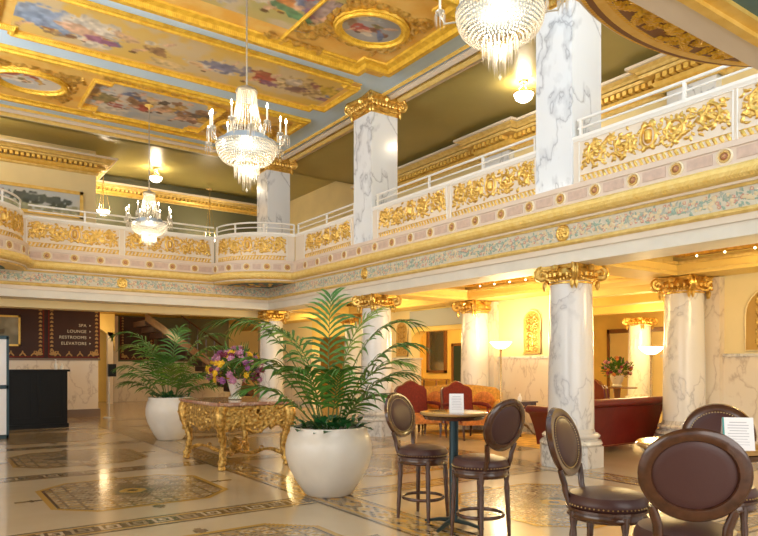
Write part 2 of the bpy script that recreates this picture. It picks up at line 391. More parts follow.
eR = entab('entablature', [(XF, .9), (XF, YB)], 'long cream entablature with painted flower frieze above the right colonnade', lambda x, y, h: (XF-h, 1.0+x, 3.285+y), 1.0, YB-.02, [6.2-1.0-.05, 11.3-1.0], 3)
settle(eR, (XF+.3, 8, 2.95))
eB = entab('entablature', [(XF, YB), (XL, YB)], 'cream entablature with flower frieze above the back lobby, below the far balcony', lambda x, y, h: (XL+x, YB-h, 3.285+y), XL, XF-.02, [3.55], 4)
settle(eB, (4, YB+.3, 2.95))
# ---------------------------------------------------------------- balcony fronts
PP = lambda o0, o1, z0, z1: [(o0, z0), (o1, z0), (o1, z1), (o0, z1)]
def rosette_mesh():
    mb = MB()
    T = Matrix.Rotation(PI/2, 4, 'X')
    mb.lathe([(.083,0),(.083,.008),(.07,.014),(.062,.004)], 20, T=T)
    mb.cur = 1; mb.lathe([(.062,.003),(.055,.014),(.04,.014),(.034,.004)], 20, T=T, mod=lambda a: 1+.06*math.cos(8*a))
    mb.cur = 2; mb.lathe([(.034,.004),(.02,.02),(0,.022)], 12, T=T)
    mb.cur = 1; mb.ball((0,-.02,0), .011, 6)
    return mb
rosette0 = mk('rosette', rosette_mesh(), ['rosette_cream', 'rosette_gold', 'rosette_red'])
used_r = [False]
def rosette(parent, p, rz):
    if used_r[0]: o = rosette0.copy(); col.objects.link(o)
    else: o = rosette0; used_r[0] = True
    o.parent = parent; o.location = p; o.rotation_euler = (0,0,rz); o.scale = (1.18, 1.3, 1.18)
def balcony(lab, path, panels, ros, seed, endcap=None):
    """panels: (length, fn(s, out) -> (x, y))  ros: (x, y, rz)"""
    e = empty('gilded_balcony', (0,0,0), label=lab, cat='balcony', group='gilded balcony fronts around the atrium')
    mb = MB(); mb.sweep(PP(-.16, -.02, 3.98, 4.68), path); mk('parapet', mb, 'cream', e)
    mb = MB(); mb.sweep([(-.2, 4.66), (-.015, 4.66), (.004, 4.69), (.004, 4.73), (-.2, 4.73)], path); mk('coping', mb, 'cream_rail', e)
    mb = MB(); mb.sweep(PP(-.16, .11, 3.96, 4.03), path); mb.sweep(PP(-.16, .105, 3.76, 3.785), path); mb.sweep(PP(-.16, .09, 3.785, 3.96), path); mk('rosette_band', mb, 'pink_band', e)
    a = [(.04+.11*math.sin(t*PI/6)+.05, 3.665-.095*math.cos(t*PI/6)) for t in range(7)]
    mb = MB(); mb.sweep([(-.1, 3.57)]+a+[(-.1, 3.76)], path); mk('rope_moulding', mb, 'gold_rope', e)
    mb = MB(); mb.sweep([(-.1, 3.51), (.02, 3.51), (.04, 3.54), (-.1, 3.54)], path); mk('bead_moulding', mb, 'gold_bead', e)
    mb = MB(); mb.sweep(PP(-.1, .07, 3.54, 3.58), path); mk('fillet', mb, 'cream', e)
    for k, (L, fn) in enumerate(panels):
        S = rinceau(L-.1, .42, 0, seed+k, 1.1, 2); S = [([(x+.05, y+.11) for x, y in P], rr, mi, hs) for P, rr, mi, hs in S]
        relief('relief_panel', L, .56, .0108, S, 'gold_relief', lambda x, y, h: (*fn(x, h*1.2-.018), 4.10+y), e)
        relief('bead_strip', L, .11, .011, border_beads(L, .055, .038), 'gold_relief', lambda x, y, h: (*fn(x, h*1.1-.018), 4.06+y), e)
        mb = MB()   # moulded border of the panel
        pts = lambda z: [(*fn(L*t/24, -.012), z) for t in range(25)]
        mb.tube(pts(4.645), .009, 5); mb.tube([(*fn(-.015, -.012), 4.05), (*fn(-.015, -.012), 4.645)], .009, 5); mb.tube([(*fn(L+.015, -.012), 4.05), (*fn(L+.015, -.012), 4.645)], .009, 5)
        mk('panel_border', mb, 'cream_rail', e)
    for x, y, rz in ros: rosette(e, (x, y, 3.872), rz)
    return e
def mauve(e, segs):
    for s in segs: mk('mauve_inset', s, 'mauve', e)
def fnR(y0): return lambda s, o: (XF-o, y0+s)
def fnB(x0): return lambda s, o: (x0+s, YB-o)
def fnA(cx, a0, r=1.5): return lambda s, o: (cx+(r+o)*math.cos(a0+s/r), YB+(r+o)*math.sin(a0+s/r))
ry = [6.12+.583*k for k in range(-9, 15)]
bal = balcony('long gilded balcony front along the right side over the marble columns', [(XF, 1.0), (XF, 14.4)],
    [(2.0, fnR(1.68)), (2.1, fnR(3.76)), (1.9, fnR(6.68)), (2.1, fnR(8.72)), (2.05, fnR(11.85))], [(XF-.09, y, -PI/2) for y in ry if 1.1 < y < 14.25], 20)
for y in [6.12+.583*(k+.5) for k in range(-9, 14)]:
    mb = MB(); mb.box(XF-.098, XF-.08, y-.155, y+.155, 3.81, 3.935); mk('mauve_inset', mb, 'mauve', bal)
settle(bal, (XF, 8, 3.5))
rx = [1.70+.55*k for k in range(0, 9)]
bal = balcony('straight gilded balcony front across the back, behind the small chandelier', [(6.1, YB), (1.8, YB)],
    [(1.9, fnB(1.88)), (2.1, fnB(3.92))], [(x, YB-.09, 0) for x in rx if 1.95 < x < 5.95], 30)
for x in [1.70+.55*(k+.5) for k in range(0, 8)]:
    if x < 6: mb = MB(); mb.box(x-.16, x+.16, YB-.098, YB-.08, 3.81, 3.935); mk('mauve_inset', mb, 'mauve', bal)
settle(bal, (4, YB, 3.5))
def arcpath(cx, a0, a1, r=1.5, n=24): return [(cx+r*math.cos(a0+(a1-a0)*t/n), YB+r*math.sin(a0+(a1-a0)*t/n)) for t in range(n+1)]
for cx, aa, lab, gr in ((XF, (-PI/2, -PI), 'rounded gilded corner balcony bulging out above the flower arrangement', 0), (XL, (0, -PI/2), 'rounded gilded corner balcony cut off by the left edge of the photo', 1)):
    a0, a1 = aa; lo = min(aa)
    ros = [(cx+1.59*math.cos(lo+PI/2*q), YB+1.59*math.sin(lo+PI/2*q), lo+PI/2*q+PI/2) for q in (.1, .3, .5, .7, .9)]
    bal = balcony(lab, arcpath(cx, a0, a1), [(1.95, fnA(cx, lo+.12))], ros, 40+gr)
    for q in (.2, .4, .6, .8):
        mb = MB(); 
        for w in range(4):
            A = lo+PI/2*q-.06+.03*w; p = [(cx+rr*math.cos(b), YB+rr*math.sin(b)) for rr, b in ((1.58, A), (1.58, A+.03), (1.598, A+.03), (1.598, A))]
            mb.prism(p, 3.81, 3.935)
        mk('mauve_inset', mb, 'mauve', bal)
    mb = MB(); mb.prism([(cx, YB)]+arcpath(cx, a0, a1, 1.46), 3.53, 3.75); mk('soffit', mb, 'gold_smooth', bal)
    mb = MB(); mb.prism([(cx, YB)]+arcpath(cx, a0, a1, 1.15), 3.52, 3.53); mk('soffit_panel', mb, 'teal_paint', bal)
    S = []
    for k in range(6):
        a = lo+PI/12*(k+.5)
        for r_ in (.5, .85): P, rr = leaf((1.2+r_*math.cos(a)), (1.2+r_*math.sin(a)), a, .22, .05); S.append((P, rr, k % 2, .6))
    relief('soffit_leaves', 2.4, 2.4, .03, S, ['gold_relief', 'shell_paint'], lambda x, y, h: (cx-1.2+x, YB-1.2+y, 3.52-h), bal, back=0)
    settle(bal, (cx, YB, 3.5))
# ---------------------------------------------------------------- white railings above the parapets
def railing(lab, path, posts):
    e = empty('balcony_railing', (0,0,0), label=lab, cat='railing', group='white metal railings on the balcony')
    for z, r in ((4.97, .022), (4.85, .015)):
        mb = MB(); mb.tube([(x, y, z) for x, y in path], r, 8); mk('rail', mb, 'white_paint', e)
    for x, y in posts: mb = MB(); mb.box(x-.018, x+.018, y-.018, y+.018, 4.73, 4.975); mk('post', mb, 'white_paint', e)
    return settle(e, (*path[0], 4.73))
X1 = XF+.06
railing('white railing on the right balcony between the right pier and the near end', [(X1, 1.4), (X1, 5.93)], [(X1, y) for y in (1.45, 2.9, 4.35, 5.88)])
railing('white railing on the right balcony between the middle and right piers', [(X1, 6.69), (X1, 10.95)], [(X1, y) for y in (6.72, 7.85, 9.25, 10.9)])
railing('short white railing on the right balcony between middle pier and rounded corner', [(X1, 11.73), (X1, 14.33)], [(X1, y) for y in (11.78, 12.95, 14.33)])
railing('straight white railing along the far balcony in front of the long landscape painting', [(1.9, YB+.06), (6.1, YB+.06)], [(x, YB+.06) for x in (3.05, 4.9)])
railing('curved white railing on the rounded corner balcony', arcpath(XF, -PI/2, -PI, 1.44), [arcpath(XF, -PI/2, -PI, 1.44)[k] for k in (0, 8, 16, 24)])
railing('curved white railing on the balcony at the left edge', arcpath(XL, 0, -PI/2, 1.44), [arcpath(XL, 0, -PI/2, 1.44)[k] for k in (0, 12, 24)])
# ---------------------------------------------------------------- columns and piers
def volute_ring(mb, R0, z, r, n=4, a00=PI/4, thick=.05):
    for q in range(n):
        a = a00+q*2*PI/n; u = Vector((math.cos(a), math.sin(a), 0)); w = Vector((-math.sin(a), math.cos(a), 0)); c = u*R0+Vector((0,0,z))
        for s in (-1, 1):
            pts = []; rr = []
            for t in range(37):
                th = PI/2-t/36*2*PI*1.75; q_ = r*(1-.88*t/36)
                pts.append(c+u*q_*math.cos(th)+Vector((0,0,q_*math.sin(th)))+w*s*thick*.55); rr.append(r*.15*(1-.4*t/36))
            mb.tube(pts, rr, 6); mb.ball(c+w*s*thick*.6, r*.2, 8)
        T = Matrix.Translation(c) @ Matrix.Rotation(a, 4, 'Z') @ Matrix.Rotation(PI/2, 4, 'X')
        mb.lathe([(r*.85, -thick*.5), (r*.85, thick*.5)], 18, T=T)
        # drooping leaf under the volute
        for s in (-1, 1):
            P = [c+u*(-r*.3)+w*s*thick*.6+Vector((0,0,-r*.9-r*1.1*t/5)) for t in range(6)]
            mb.tube(P, [r*.28*math.sin(PI*(.25+.7*t/5)) for t in range(6)], 6)
def capital_mesh(rs, R0, H, r, square=None):
    """local z from -H (necking) to 0 (top of the abacus)"""
    mb = MB()
    ab = []
    for q in range(4):
        a = PI/4+q*PI/2; b = a+PI/2; c1 = R0*1.16
        for t in range(8):
            f = t/8; p = Vector((math.cos(a), math.sin(a)))*c1*(1-f)+Vector((math.cos(b), math.sin(b)))*c1*f
            ab.append(tuple(p*(1-.13*math.sin(PI*f))))
    mb.prism(ab, -H*.12, 0); mb.prism([(x*.95, y*.95) for x, y in ab], -H*.22, -H*.12)
    if square:
        s = square; 
        for z0, z1, g in ((-H*.75, -H*.22, .03), (-H, -H*.82, .02), (-H*.82, -H*.75, .05)): mb.box(-s-g, s+g, -s-g, s+g, z0, z1)
        ring = [(-s-.05, -s-.05), (s+.05, -s-.05), (s+.05, s+.05), (-s-.05, s+.05)]
        for q in range(4):
            p, n_ = Vector(ring[q]), Vector(ring[(q+1) % 4])
            for t in range(9): c = p.lerp(n_, (t+.5)/9); mb.ball((c.x, c.y, -H*.48), H*.13, 8, 1.3)
            c = p.lerp(n_, .5); mb.ball((c.x, c.y, -H*.2), H*.2, 8)
            for t in range(11):
                f = t/10; c = p.lerp(n_, .2+.6*f); mb.ball((c.x, c.y, -H*(.62+.22*math.sin(PI*f))), H*.09, 6)
    else:
        mb.lathe([(rs*1.0, -H*1.0), (rs*1.06, -H*.97), (rs*1.06, -H*.9), (rs*1.0, -H*.86), (rs*1.12, -H*.62), (rs*1.25, -H*.5), (rs*1.1, -H*.22)], 28)
        for t in range(24):
            a = t*2*PI/24; mb.ball((rs*1.2*math.cos(a), rs*1.2*math.sin(a), -H*.52), H*.12, 6, 1.4)
        for q in range(4):
            a = q*PI/2
            mb.ball((rs*1.2*math.cos(a), rs*1.2*math.sin(a), -H*.18), H*.2, 8)
            for t in range(13):
                f = t/12; b = a-PI/4+PI/2*f
                mb.ball((rs*1.2*math.cos(b), rs*1.2*math.sin(b), -H*(.55+.28*math.sin(PI*f))), H*.085, 6)
    volute_ring(mb, R0, -H*.42, r)
    return mb
def shaft_prof(r, z0, z1): return [(r*(1.0-.10*(t/10)**1.6), z0+(z1-z0)*t/10) for t in range(11)]
cap_round = None
def column(loc, lab, mshaft='marble_white', r=.335, top=2.95, gold='gold_relief', grp='marble columns with gilded capitals'):
    global cap_round
    e = empty('marble_column', loc, label=lab, cat='column', group=grp)
    mb = MB(); mb.lathe(shaft_prof(r, .52, top-.2), 40); mk('shaft', mb, mshaft, e)
    mb = MB()
    mb.prism([(r*1.42*math.cos(PI/8+k*PI/4), r*1.42*math.sin(PI/8+k*PI/4)) for k in range(8)], 0, .30)
    mb.lathe([(r*1.28, .30), (r*1.36, .335), (r*1.28, .38), (r*1.18, .385), (r*1.14, .42), (r*1.24, .425), (r*1.26, .45), (r*1.16, .48), (r*1.06, .485), (r*1.0, .55)], 40)
    mk('base', mb, 'marble_base', e)
    if cap_round is None: cap_round = mk('capital', capital_mesh(.30, .42, .28, .122), gold, e)
    else: c = cap_round.copy(); col.objects.link(c); c.parent = e
    [c for c in e.children if c.name.startswith('capital')][0].location = (0, 0, top)
    return e
XA = 7.93
column((XA, 6.27, 0), 'large white marble column nearest the camera, behind the left padded bar stool')
column((XA, 11.33, 0), 'white marble column partly behind the large potted palm fronds')
column((XA, 16.4, 0), 'white marble column at the far inner corner beyond the gold table')
column((XA, 1.25, 0), 'marble column of the right colonnade beyond the right edge of the photo')
column((10.55, 6.0, 0), 'warm marble column against the wall, behind the right end of the red sofa')
column((10.62, 11.15, 0), 'warm marble column lit by the tall floor lamp beside the armchairs')
column((10.62, 16.3, 0), 'marble column at the far end of the lounge')
column((18.7, 12.1, 0), 'marble column in the far hall seen beyond the red sofa', r=.36)
pier_cap = None
for y, t in ((6.31, 'square marble pier at right rising between carved balcony panels to the ceiling'), (11.36, 'square marble pier in the middle with its whole gold capital in view'), (16.27, 'square marble pier at the far corner behind the big chandelier')):
    e = empty('marble_pier', (XA, y, 3.98), label=t, cat='pier', group='square marble piers on the balcony')
    mb = MB(); mb.box(-.345, .33, -.33, .33, 0, 2.76); mk('shaft', mb, 'marble_cool', e)
    if pier_cap is None: pier_cap = mk('capital', capital_mesh(.3, .56, .38, .125, square=.33), 'gold_relief', e); c = pier_cap
    else: c = pier_cap.copy(); col.objects.link(c); c.parent = e
    c.location = (0, 0, Zc-3.98-.005)
# ---------------------------------------------------------------- ceiling frescoes
def fresco_cols(nx, ny, seed, W, H, figs, base):
    rs = np.random.RandomState(seed)
    X, Y = np.meshgrid(np.linspace(0, W, nx), np.linspace(0, H, ny)); C = np.zeros((ny, nx, 3))+np.array(base[0])
    def nz(sc):
        g = rs.rand(int(H*sc)+3, int(W*sc)+3); xi = X*sc; yi = Y*sc; i = xi.astype(int); j = yi.astype(int); fx = xi-i; fy = yi-j; fx = fx*fx*(3-2*fx); fy = fy*fy*(3-2*fy)
        return (g[j,i]*(1-fx)*(1-fy)+g[j,i+1]*fx*(1-fy)+g[j+1,i]*(1-fx)*fy+g[j+1,i+1]*fx*fy)
    n = nz(1.6)*.6+nz(4)*.3+nz(9)*.1
    for k in range(3): C[..., k] = base[0][k]*(1-n)+base[1][k]*n
    m = np.clip((nz(2.2)*.7+nz(6)*.3-.5)*6, 0, 1)
    for k in range(3): C[..., k] = C[..., k]*(1-m*.7)+base[2][k]*m*.7
    fold = nz(14)
    for (x, y, a, L, w, c) in figs:
        u = (X-x)*math.cos(a)+(Y-y)*math.sin(a); v = -(X-x)*math.sin(a)+(Y-y)*math.cos(a)
        d = (u/L)**2+(v/w)**2+(n-.5)*1.6+(fold-.5)*1.3; q = np.clip((1-d)*3, 0, 1)*.9
        for k in range(3): C[..., k] = C[..., k]*(1-q)+c[k]*(.6+.8*fold)*q
    return np.clip(C, 0, 1)
def figures(seed, W, H, n):
    r = random.Random(seed); robes = [(.13,.18,.32), (.42,.07,.04), (.26,.11,.18), (.60,.36,.06), (.10,.07,.05), (.60,.52,.40), (.24,.20,.07), (.24,.09,.04), (.40,.22,.08), (.30,.16,.07)]; F = []
    for k in range(n*3):
        F.append((W*r.random(), H*r.uniform(.15, .85), r.uniform(-.5, .5), r.uniform(.2, .45), H*r.uniform(.08, .16), r.choice([(.64,.58,.48), (.40,.42,.46), (.68,.5,.24), (.30,.20,.12)])))
    for k in range(n*2):
        x = W*(k+.5+r.uniform(-.3, .3))/(n*2); y = H*r.uniform(.35, .65); a = r.uniform(-.9, .9)
        F.append((x, y, a, .26, .13*H, r.choice(robes))); F.append((x+.2*math.cos(a+.6), y+.1*H, a+.6, .2, .09*H, r.choice(robes)))
        F.append((x-.1, y-.12*H, a-.5, .18, .07*H, r.choice(robes)))
        F.append((x-.16*math.cos(a), y+.12*H, a-.5, .13, .045*H, (.68,.42,.26))); F.append((x-.27*math.cos(a), y+.2*H, 0, .06, .055, (.68,.42,.26))); F.append((x-.29*math.cos(a), y+.25*H, 0, .065, .04, (.14,.06,.02)))
        F.append((x+.16, y-.2*H, a-.9, .15, .045*H, (.66,.42,.27)))
    return F
def fresco(name, x0, y0, W, H, seed, nf, base, parent, inside=None, flip=True, mapf=None, extra=(), cell=.03, z=Zc-.03):
    nx = int(W/cell)+1; ny = int(H/cell)+1; C = fresco_cols(nx, ny, seed, W, H, figures(seed, W, H, nf)+list(extra), base)
    mapf = mapf or (lambda x, y: (x0+x, y0+y, z)); mb = MB()
    X = np.linspace(0, W, nx); Y = np.linspace(0, H, ny)
    mb.v = [tuple(mapf(X[i], Y[j])) for j in range(ny) for i in range(nx)]
    for j in range(ny-1):
        for i in range(nx-1):
            if inside is None or inside(X[i]/W, Y[j]/H): mb.add([], []); mb.f.append([j*nx+i, j*nx+i+1, (j+1)*nx+i+1, (j+1)*nx+i]); mb.mi.append(0); mb.sm.append(False)
    o = mk(name, mb, 'fresco', parent, sharp=0)
    if len(o.data.vertices) == nx*ny:
        ca = o.data.color_attributes.new('Col', 'FLOAT_COLOR', 'POINT'); A = np.ones((nx*ny, 4), np.float32); A[:, :3] = C.reshape(-1, 3); ca.data.foreach_set('color', A.ravel())
    return o
warm = ((.70,.45,.10), (.62,.48,.24), (.66,.58,.46)); sky = ((.30,.40,.50), (.55,.52,.48), (.68,.60,.48)); amber = ((.72,.46,.07), (.66,.48,.18), (.60,.50,.34))
def gframe(pts, prof_w, parent, z=Zc, m='gold_ceiling', name='gilded_frame', d=.10):
    mb = MB(); w = prof_w
    mb.sweep([(0, z), (0, z-d*.6), (w*.2, z-d*.65), (w*.3, z-d), (w*.6, z-d), (w*.72, z-d*.6), (w, z-d*.4), (w, z)], pts, closed=True)
    return mk(name, mb, m, parent)
def rect(x0, x1, y0, y1, cut=0):
    if not cut: return [(x0,y0),(x1,y0),(x1,y1),(x0,y1)]
    c = cut; return [(x0+c,y0),(x1-c,y0),(x1-c,y0+c*.6),(x1,y0+c*.6),(x1,y1-c*.6),(x1-c,y1-c*.6),(x1-c,y1),(x0+c,y1),(x0+c,y1-c*.6),(x0,y1-c*.6),(x0,y0+c*.6),(x0+c,y0+c*.6)]
def oval(cx, cy, a, b, n=40): return [(cx+a*math.cos(2*PI*t/n), cy+b*math.sin(2*PI*t/n)) for t in range(n)]
def medallion(e, cx, cy, a, b, seed, base=sky):
    gframe(oval(cx, cy, a*1.28, b*1.35), a*.28, e, Zc-.02, name='oval_frame')
    fresco('oval_painting', cx-a, cy-b, 2*a, 2*b, seed, 1, base, e, inside=lambda u, v: (u-.5)**2+(v-.5)**2 < .25, cell=.02, z=Zc-.05)
    S = []
    r = random.Random(seed)
    for sx in (-1, 1):
        for sy in (-1, 1):
            sp = spiral(1.2+sx*a*1.15, .9+sy*b*1.25, .20, r.random()*6, 1.3, sx*sy, 40); S.append((sp, .035, 0, .9))
            for q in range(9):
                px, py = sp[q*4]; P, rr = leaf(px, py, r.random()*6.28, .2, .04, 1); S.append((P, rr, 0, .9))
    for q in range(22):
        t = q*2*PI/22; P, rr = leaf(1.2+a*1.34*math.cos(t), .9+b*1.45*math.sin(t), t+.9, .2, .05, .8); S.append((P, rr, 0, .9))
    relief('oval_ornament', 2.4, 1.8, .025, S, 'gold_relief', lambda x, y, h: (cx-1.2+x, cy-.9+y, Zc-.03-h), e, back=0)
def garland_sprays(e, cx, cy, W, H, seed, n=14):
    r = random.Random(seed); S = []
    for k in range(n):
        x = W*(k+.5)/n; y = H/2+H*.22*math.sin(k*1.7)
        for q in range(7): P, rr = leaf(x, y, r.random()*6.28, .2, .045, r.uniform(-1, 1)); S.append((P, rr, 0, .9))
        S.append(([(x, y)], .06, 0, 1.1))
    relief('scroll_ornament', W, H, .025, S, 'gold_relief', lambda x, y, h: (cx-W/2+x, cy-H/2+y, Zc-.03-h), e, back=0)
def field(e, x0, x1, y0, y1, m='gold_field'):
    mb = MB(); mb.box(x0, x1, y0, y1, Zc-.028, Zc); mk('field', mb, m, e)
# far strip: Y 13.1-15.6
e = empty('ceiling_panel', (0,0,0), label='farthest gilded ceiling panel with small blue oval and a painted scene', cat='ceiling panel', group='gilded painted ceiling panels')
field(e, .75, 7.25, 13.1, 15.6); gframe(rect(.7, 7.3, 13.05, 15.65), .24, e)
fresco('painting', 2.8, 13.4, 2.6, 1.9, 11, 4, sky, e, inside=lambda u, v: not ((u < .12 or u > .88) and (v < .2 or v > .8)))
gframe(rect(2.75, 5.45, 13.35, 15.35, .3), .09, e)
medallion(e, 1.75, 14.35, .55, .42, 12); medallion(e, 6.25, 14.35, .55, .42, 13)
garland_sprays(e, 4.1, 13.36, 2.4, .3, 5, 8)
settle(e, (4, 14.3, Zc))
# middle strip
e = empty('ceiling_panel', (0,0,0), label='long narrow ceiling panel painted with robed figures on yellow', cat='ceiling panel', group='gilded painted ceiling panels')
field(e, .95, 7.2, 10.8, 12.45); gframe(rect(.9, 7.25, 10.75, 12.5, .28), .13, e)
fresco('painting', 1.2, 10.95, 5.8, 1.35, 21, 3, amber, e, extra=[(.5,.7,.2,.6,.4,(.24,.33,.48)),(1.15,.6,0,.55,.35,(.68,.62,.52)),(1.0,.8,.3,.4,.16,(.68,.42,.26)),(1.35,.95,.1,.3,.12,(.36,.14,.26)),(1.7,.6,.4,.3,.14,(.66,.42,.24)),(.9,1.1,0,.1,.08,(.25,.12,.05)),
    (3.45,.7,.05,.5,.24,(.20,.22,.34)),(3.8,.6,-.2,.25,.2,(.28,.26,.32)),(3.0,.85,.3,.22,.1,(.66,.42,.2)),(4.1,.5,.1,.2,.1,(.42,.14,.06)),(5.2,.6,.2,.6,.35,(.45,.30,.12)),(5.0,.8,-.4,.3,.14,(.25,.14,.12)),(5.6,.5,.3,.4,.2,(.62,.42,.05)),(5.3,.45,.8,.2,.1,(.3,.12,.10)),(4.85,.5,.1,.2,.15,(.6,.5,.38)),(5.75,.9,0,.2,.1,(.3,.15,.2))])
settle(e, (4, 11.6, Zc))
# central coffer
e = empty('ceiling_panel', (0,0,0), label='largest central gilded ceiling panel with oval medallion above the big chandelier', cat='ceiling panel', group='gilded painted ceiling panels')
field(e, .65, 7.3, 7.3, 10.3); gframe(rect(.6, 7.35, 7.25, 10.35, .5), .30, e, d=.16); 
fresco('painting', 2.6, 7.9, 3.0, 1.8, 31, 4, ((.42,.40,.16), (.62,.45,.15), (.62,.50,.36)), e, inside=lambda u, v: not ((u < .1 or u > .9) and (v < .2 or v > .8)), extra=[(2.6,.9,0,.3,.25,(.40,.30,.28)),(2.2,1.3,.3,.4,.1,(.10,.28,.14)),(1.9,1.0,.5,.3,.12,(.6,.25,.08))])
medallion(e, 6.1, 8.85, .52, .42, 32, ((.24,.26,.30), (.4,.38,.36), (.5,.46,.4))); medallion(e, 1.9, 8.85, .52, .42, 33)
garland_sprays(e, 5.3, 10.05, 1.2, .25, 6, 5); garland_sprays(e, 5.35, 9.45, .55, 1.0, 8, 3)
gframe(rect(5.0, 7.1, 7.55, 10.05), .10, e, name='inner_frame', d=.06)
settle(e, (4, 8.8, Zc))
# ---------------------------------------------------------------- lounge walls and ceiling
XW = 11.0
def wallpiece(y0, y1):
    mb = MB(); mb.box(XW, XW+.3, y0, y1, 0, 3.42); struct('wall_lounge', mb, 'wall_cream')
    mb = MB(); mb.box(XW-.03, XW+.33, y0-.02, y1+.02, .2, 1.62); struct('trim_8', mb, 'marble_warm')
    mb = MB(); mb.box(XW-.05, XW+.35, y0-.04, y1+.04, 0, .2); mb.box(XW-.06, XW+.36, y0-.05, y1+.05, 1.62, 1.67); struct('trim_9', mb, 'marble_base')
for a in ((-1, 6.62), (9.2, 11.8), (14.05, 17.2), (19.6, 24)): wallpiece(*a)
def lintel(y0, y1, z, r=.35):
    P = [(y0, 3.42), (y0, z-r)]+[(y0+r-r*math.cos(PI/2*t/8), z-r+r*math.sin(PI/2*t/8)) for t in range(1, 9)]+[(y1-r+r*math.sin(PI/2*t/8), z-r+r*math.cos(PI/2*t/8)) for t in range(0, 9)]+[(y1, 3.42)]
    mb = MB(); mb.prism(P, XW, XW+.3, 'x'); struct('wall_lintel', mb, 'wall_yellow')
lintel(6.62, 9.2, 2.85); lintel(11.8, 14.05, 2.38); lintel(17.2, 19.6, 2.4)
mb = MB(); mb.box(XW-.06, XW, 11.65, 14.05, 2.5, 2.93); struct('trim_10', mb, 'grey_beam')
for (y0, y1, t) in ((5.55, 6.45, ''), (10.75, 11.6, ''), (15.9, 16.7, '')):
    mb = MB(); mb.box(XW-.16, XW, y0, y1, 0, 2.95); struct('wall_pier', mb, 'marble_warm')
def niche(yc, w, z0, z1, lab):
    e = empty('niche_panel', (XW-.015, yc, z0), label=lab, cat='niche', group='arched gold niches of the lounge wall')
    r = w/2; P = [(-r, 0), (r, 0)]+[(r*math.cos(PI*t/14), z1-z0-r+r*math.sin(PI*t/14)) for t in range(15)]
    mb = MB(); mb.prism(P, -.012, 0, 'x'); mk('panel', mb, 'ochre', e)
    mb = MB(); mb.tube([(-.015, a, b) for a, b in P], .014, 6, closed=True); mk('edge_moulding', mb, 'wall_cream', e)
    S = []; H = z1-z0
    for k in range(5):
        for s in (-1, 1):
            y = .12*H+H*.16*k; S.append((spiral(r+s*r*.38, y, r*.3, PI/2 if s > 0 else PI/2, 1.2, -s, 30), .014, 0, .6))
            P2, rr = leaf(r+s*r*.1, y+.05, PI/2-s*.7, .12, .02); S.append((P2, rr, 0, .6))
    S.append((line((r, .05), (r, H*.85), 60), .012, 0, .6))
    relief('vine_ornament', w, H, .012, S, 'gold_old', lambda x, y, h: (-.014-h, x-r, y), e)
niche(9.72, .5, 1.72, 2.68, 'narrow arched gold niche to the right of the tall glowing floor lamp')
niche(14.45, .55, 1.72, 2.68, 'narrow arched gold niche just right of the column behind the palm')
niche(4.75, .9, 1.72, 2.75, 'wide arched gold niche at the right edge above the marble wainscot')
# beams and coffers
def beam(x0, x1, y0, y1, m='cream'):
    mb = MB(); mb.box(x0, x1, y0, y1, 2.97, 3.17); mb.box(x0+.04, x1-.04, y0+.04, y1-.04, 3.17, 3.42); mb.cur = 1; mb.box(x0-.04, x1+.04, y0-.04, y1+.04, 3.14, 3.19); mb.box(x0-.015, x1+.015, y0-.015, y1+.015, 3.02, 3.035); struct('beam', mb, [m, 'gold_bead'])
for a in ((10.25, 10.95, 1, 24), (8.25, 10.25, 5.95, 6.6), (8.25, 10.25, 11.0, 11.66), (8.25, 10.25, 16.07, 16.7), (8.25, 10.25, 1.0, 1.6)): beam(*a, 'wall_yellow')
for y0, y1 in ((1.7, 5.85), (6.7, 10.9), (11.75, 16.0)):
    for q in range(2):
        a, b = y0+(y1-y0)*q/2, y0+(y1-y0)*(q+1)/2
        mb = MB()
        for i, (w, z) in enumerate(((.02, 3.24), (.20, 3.31), (.42, 3.37), (.62, 3.40))):
            mb.cur = i % 2; mb.sweep([(0, 3.42), (0, z), (.12, z), (.14, 3.42)], [(8.3+w, a+w), (10.2-w, a+w), (10.2-w, b-w), (8.3+w, b-w)], closed=True)
        struct('trim_11', mb, ['gold_relief', 'gold_ceiling'])
bulb0 = None
for y0 in (2.0, 6.9, 11.95):
    for k in range(9):
        for x in (8.45, 10.08):
            p = (x, y0+.44*k, 3.22)
            if bulb0 is None: mb = MB(); mb.ball((0,0,0), .018, 8); bulb0 = mk('ceiling_bulb', mb, 'ceiling_bulb', loc=p, label='small bare round bulb set in the gilded lounge ceiling', cat='bulb', group='bare bulbs in the lounge ceiling')
            else: dup(bulb0, loc=p)
for x in (13, 15.5, 18): mb = MB(); mb.box(x-.2, x+.2, 2, 30, 3.1, 3.42); struct('beam', mb, 'wall_yellow')
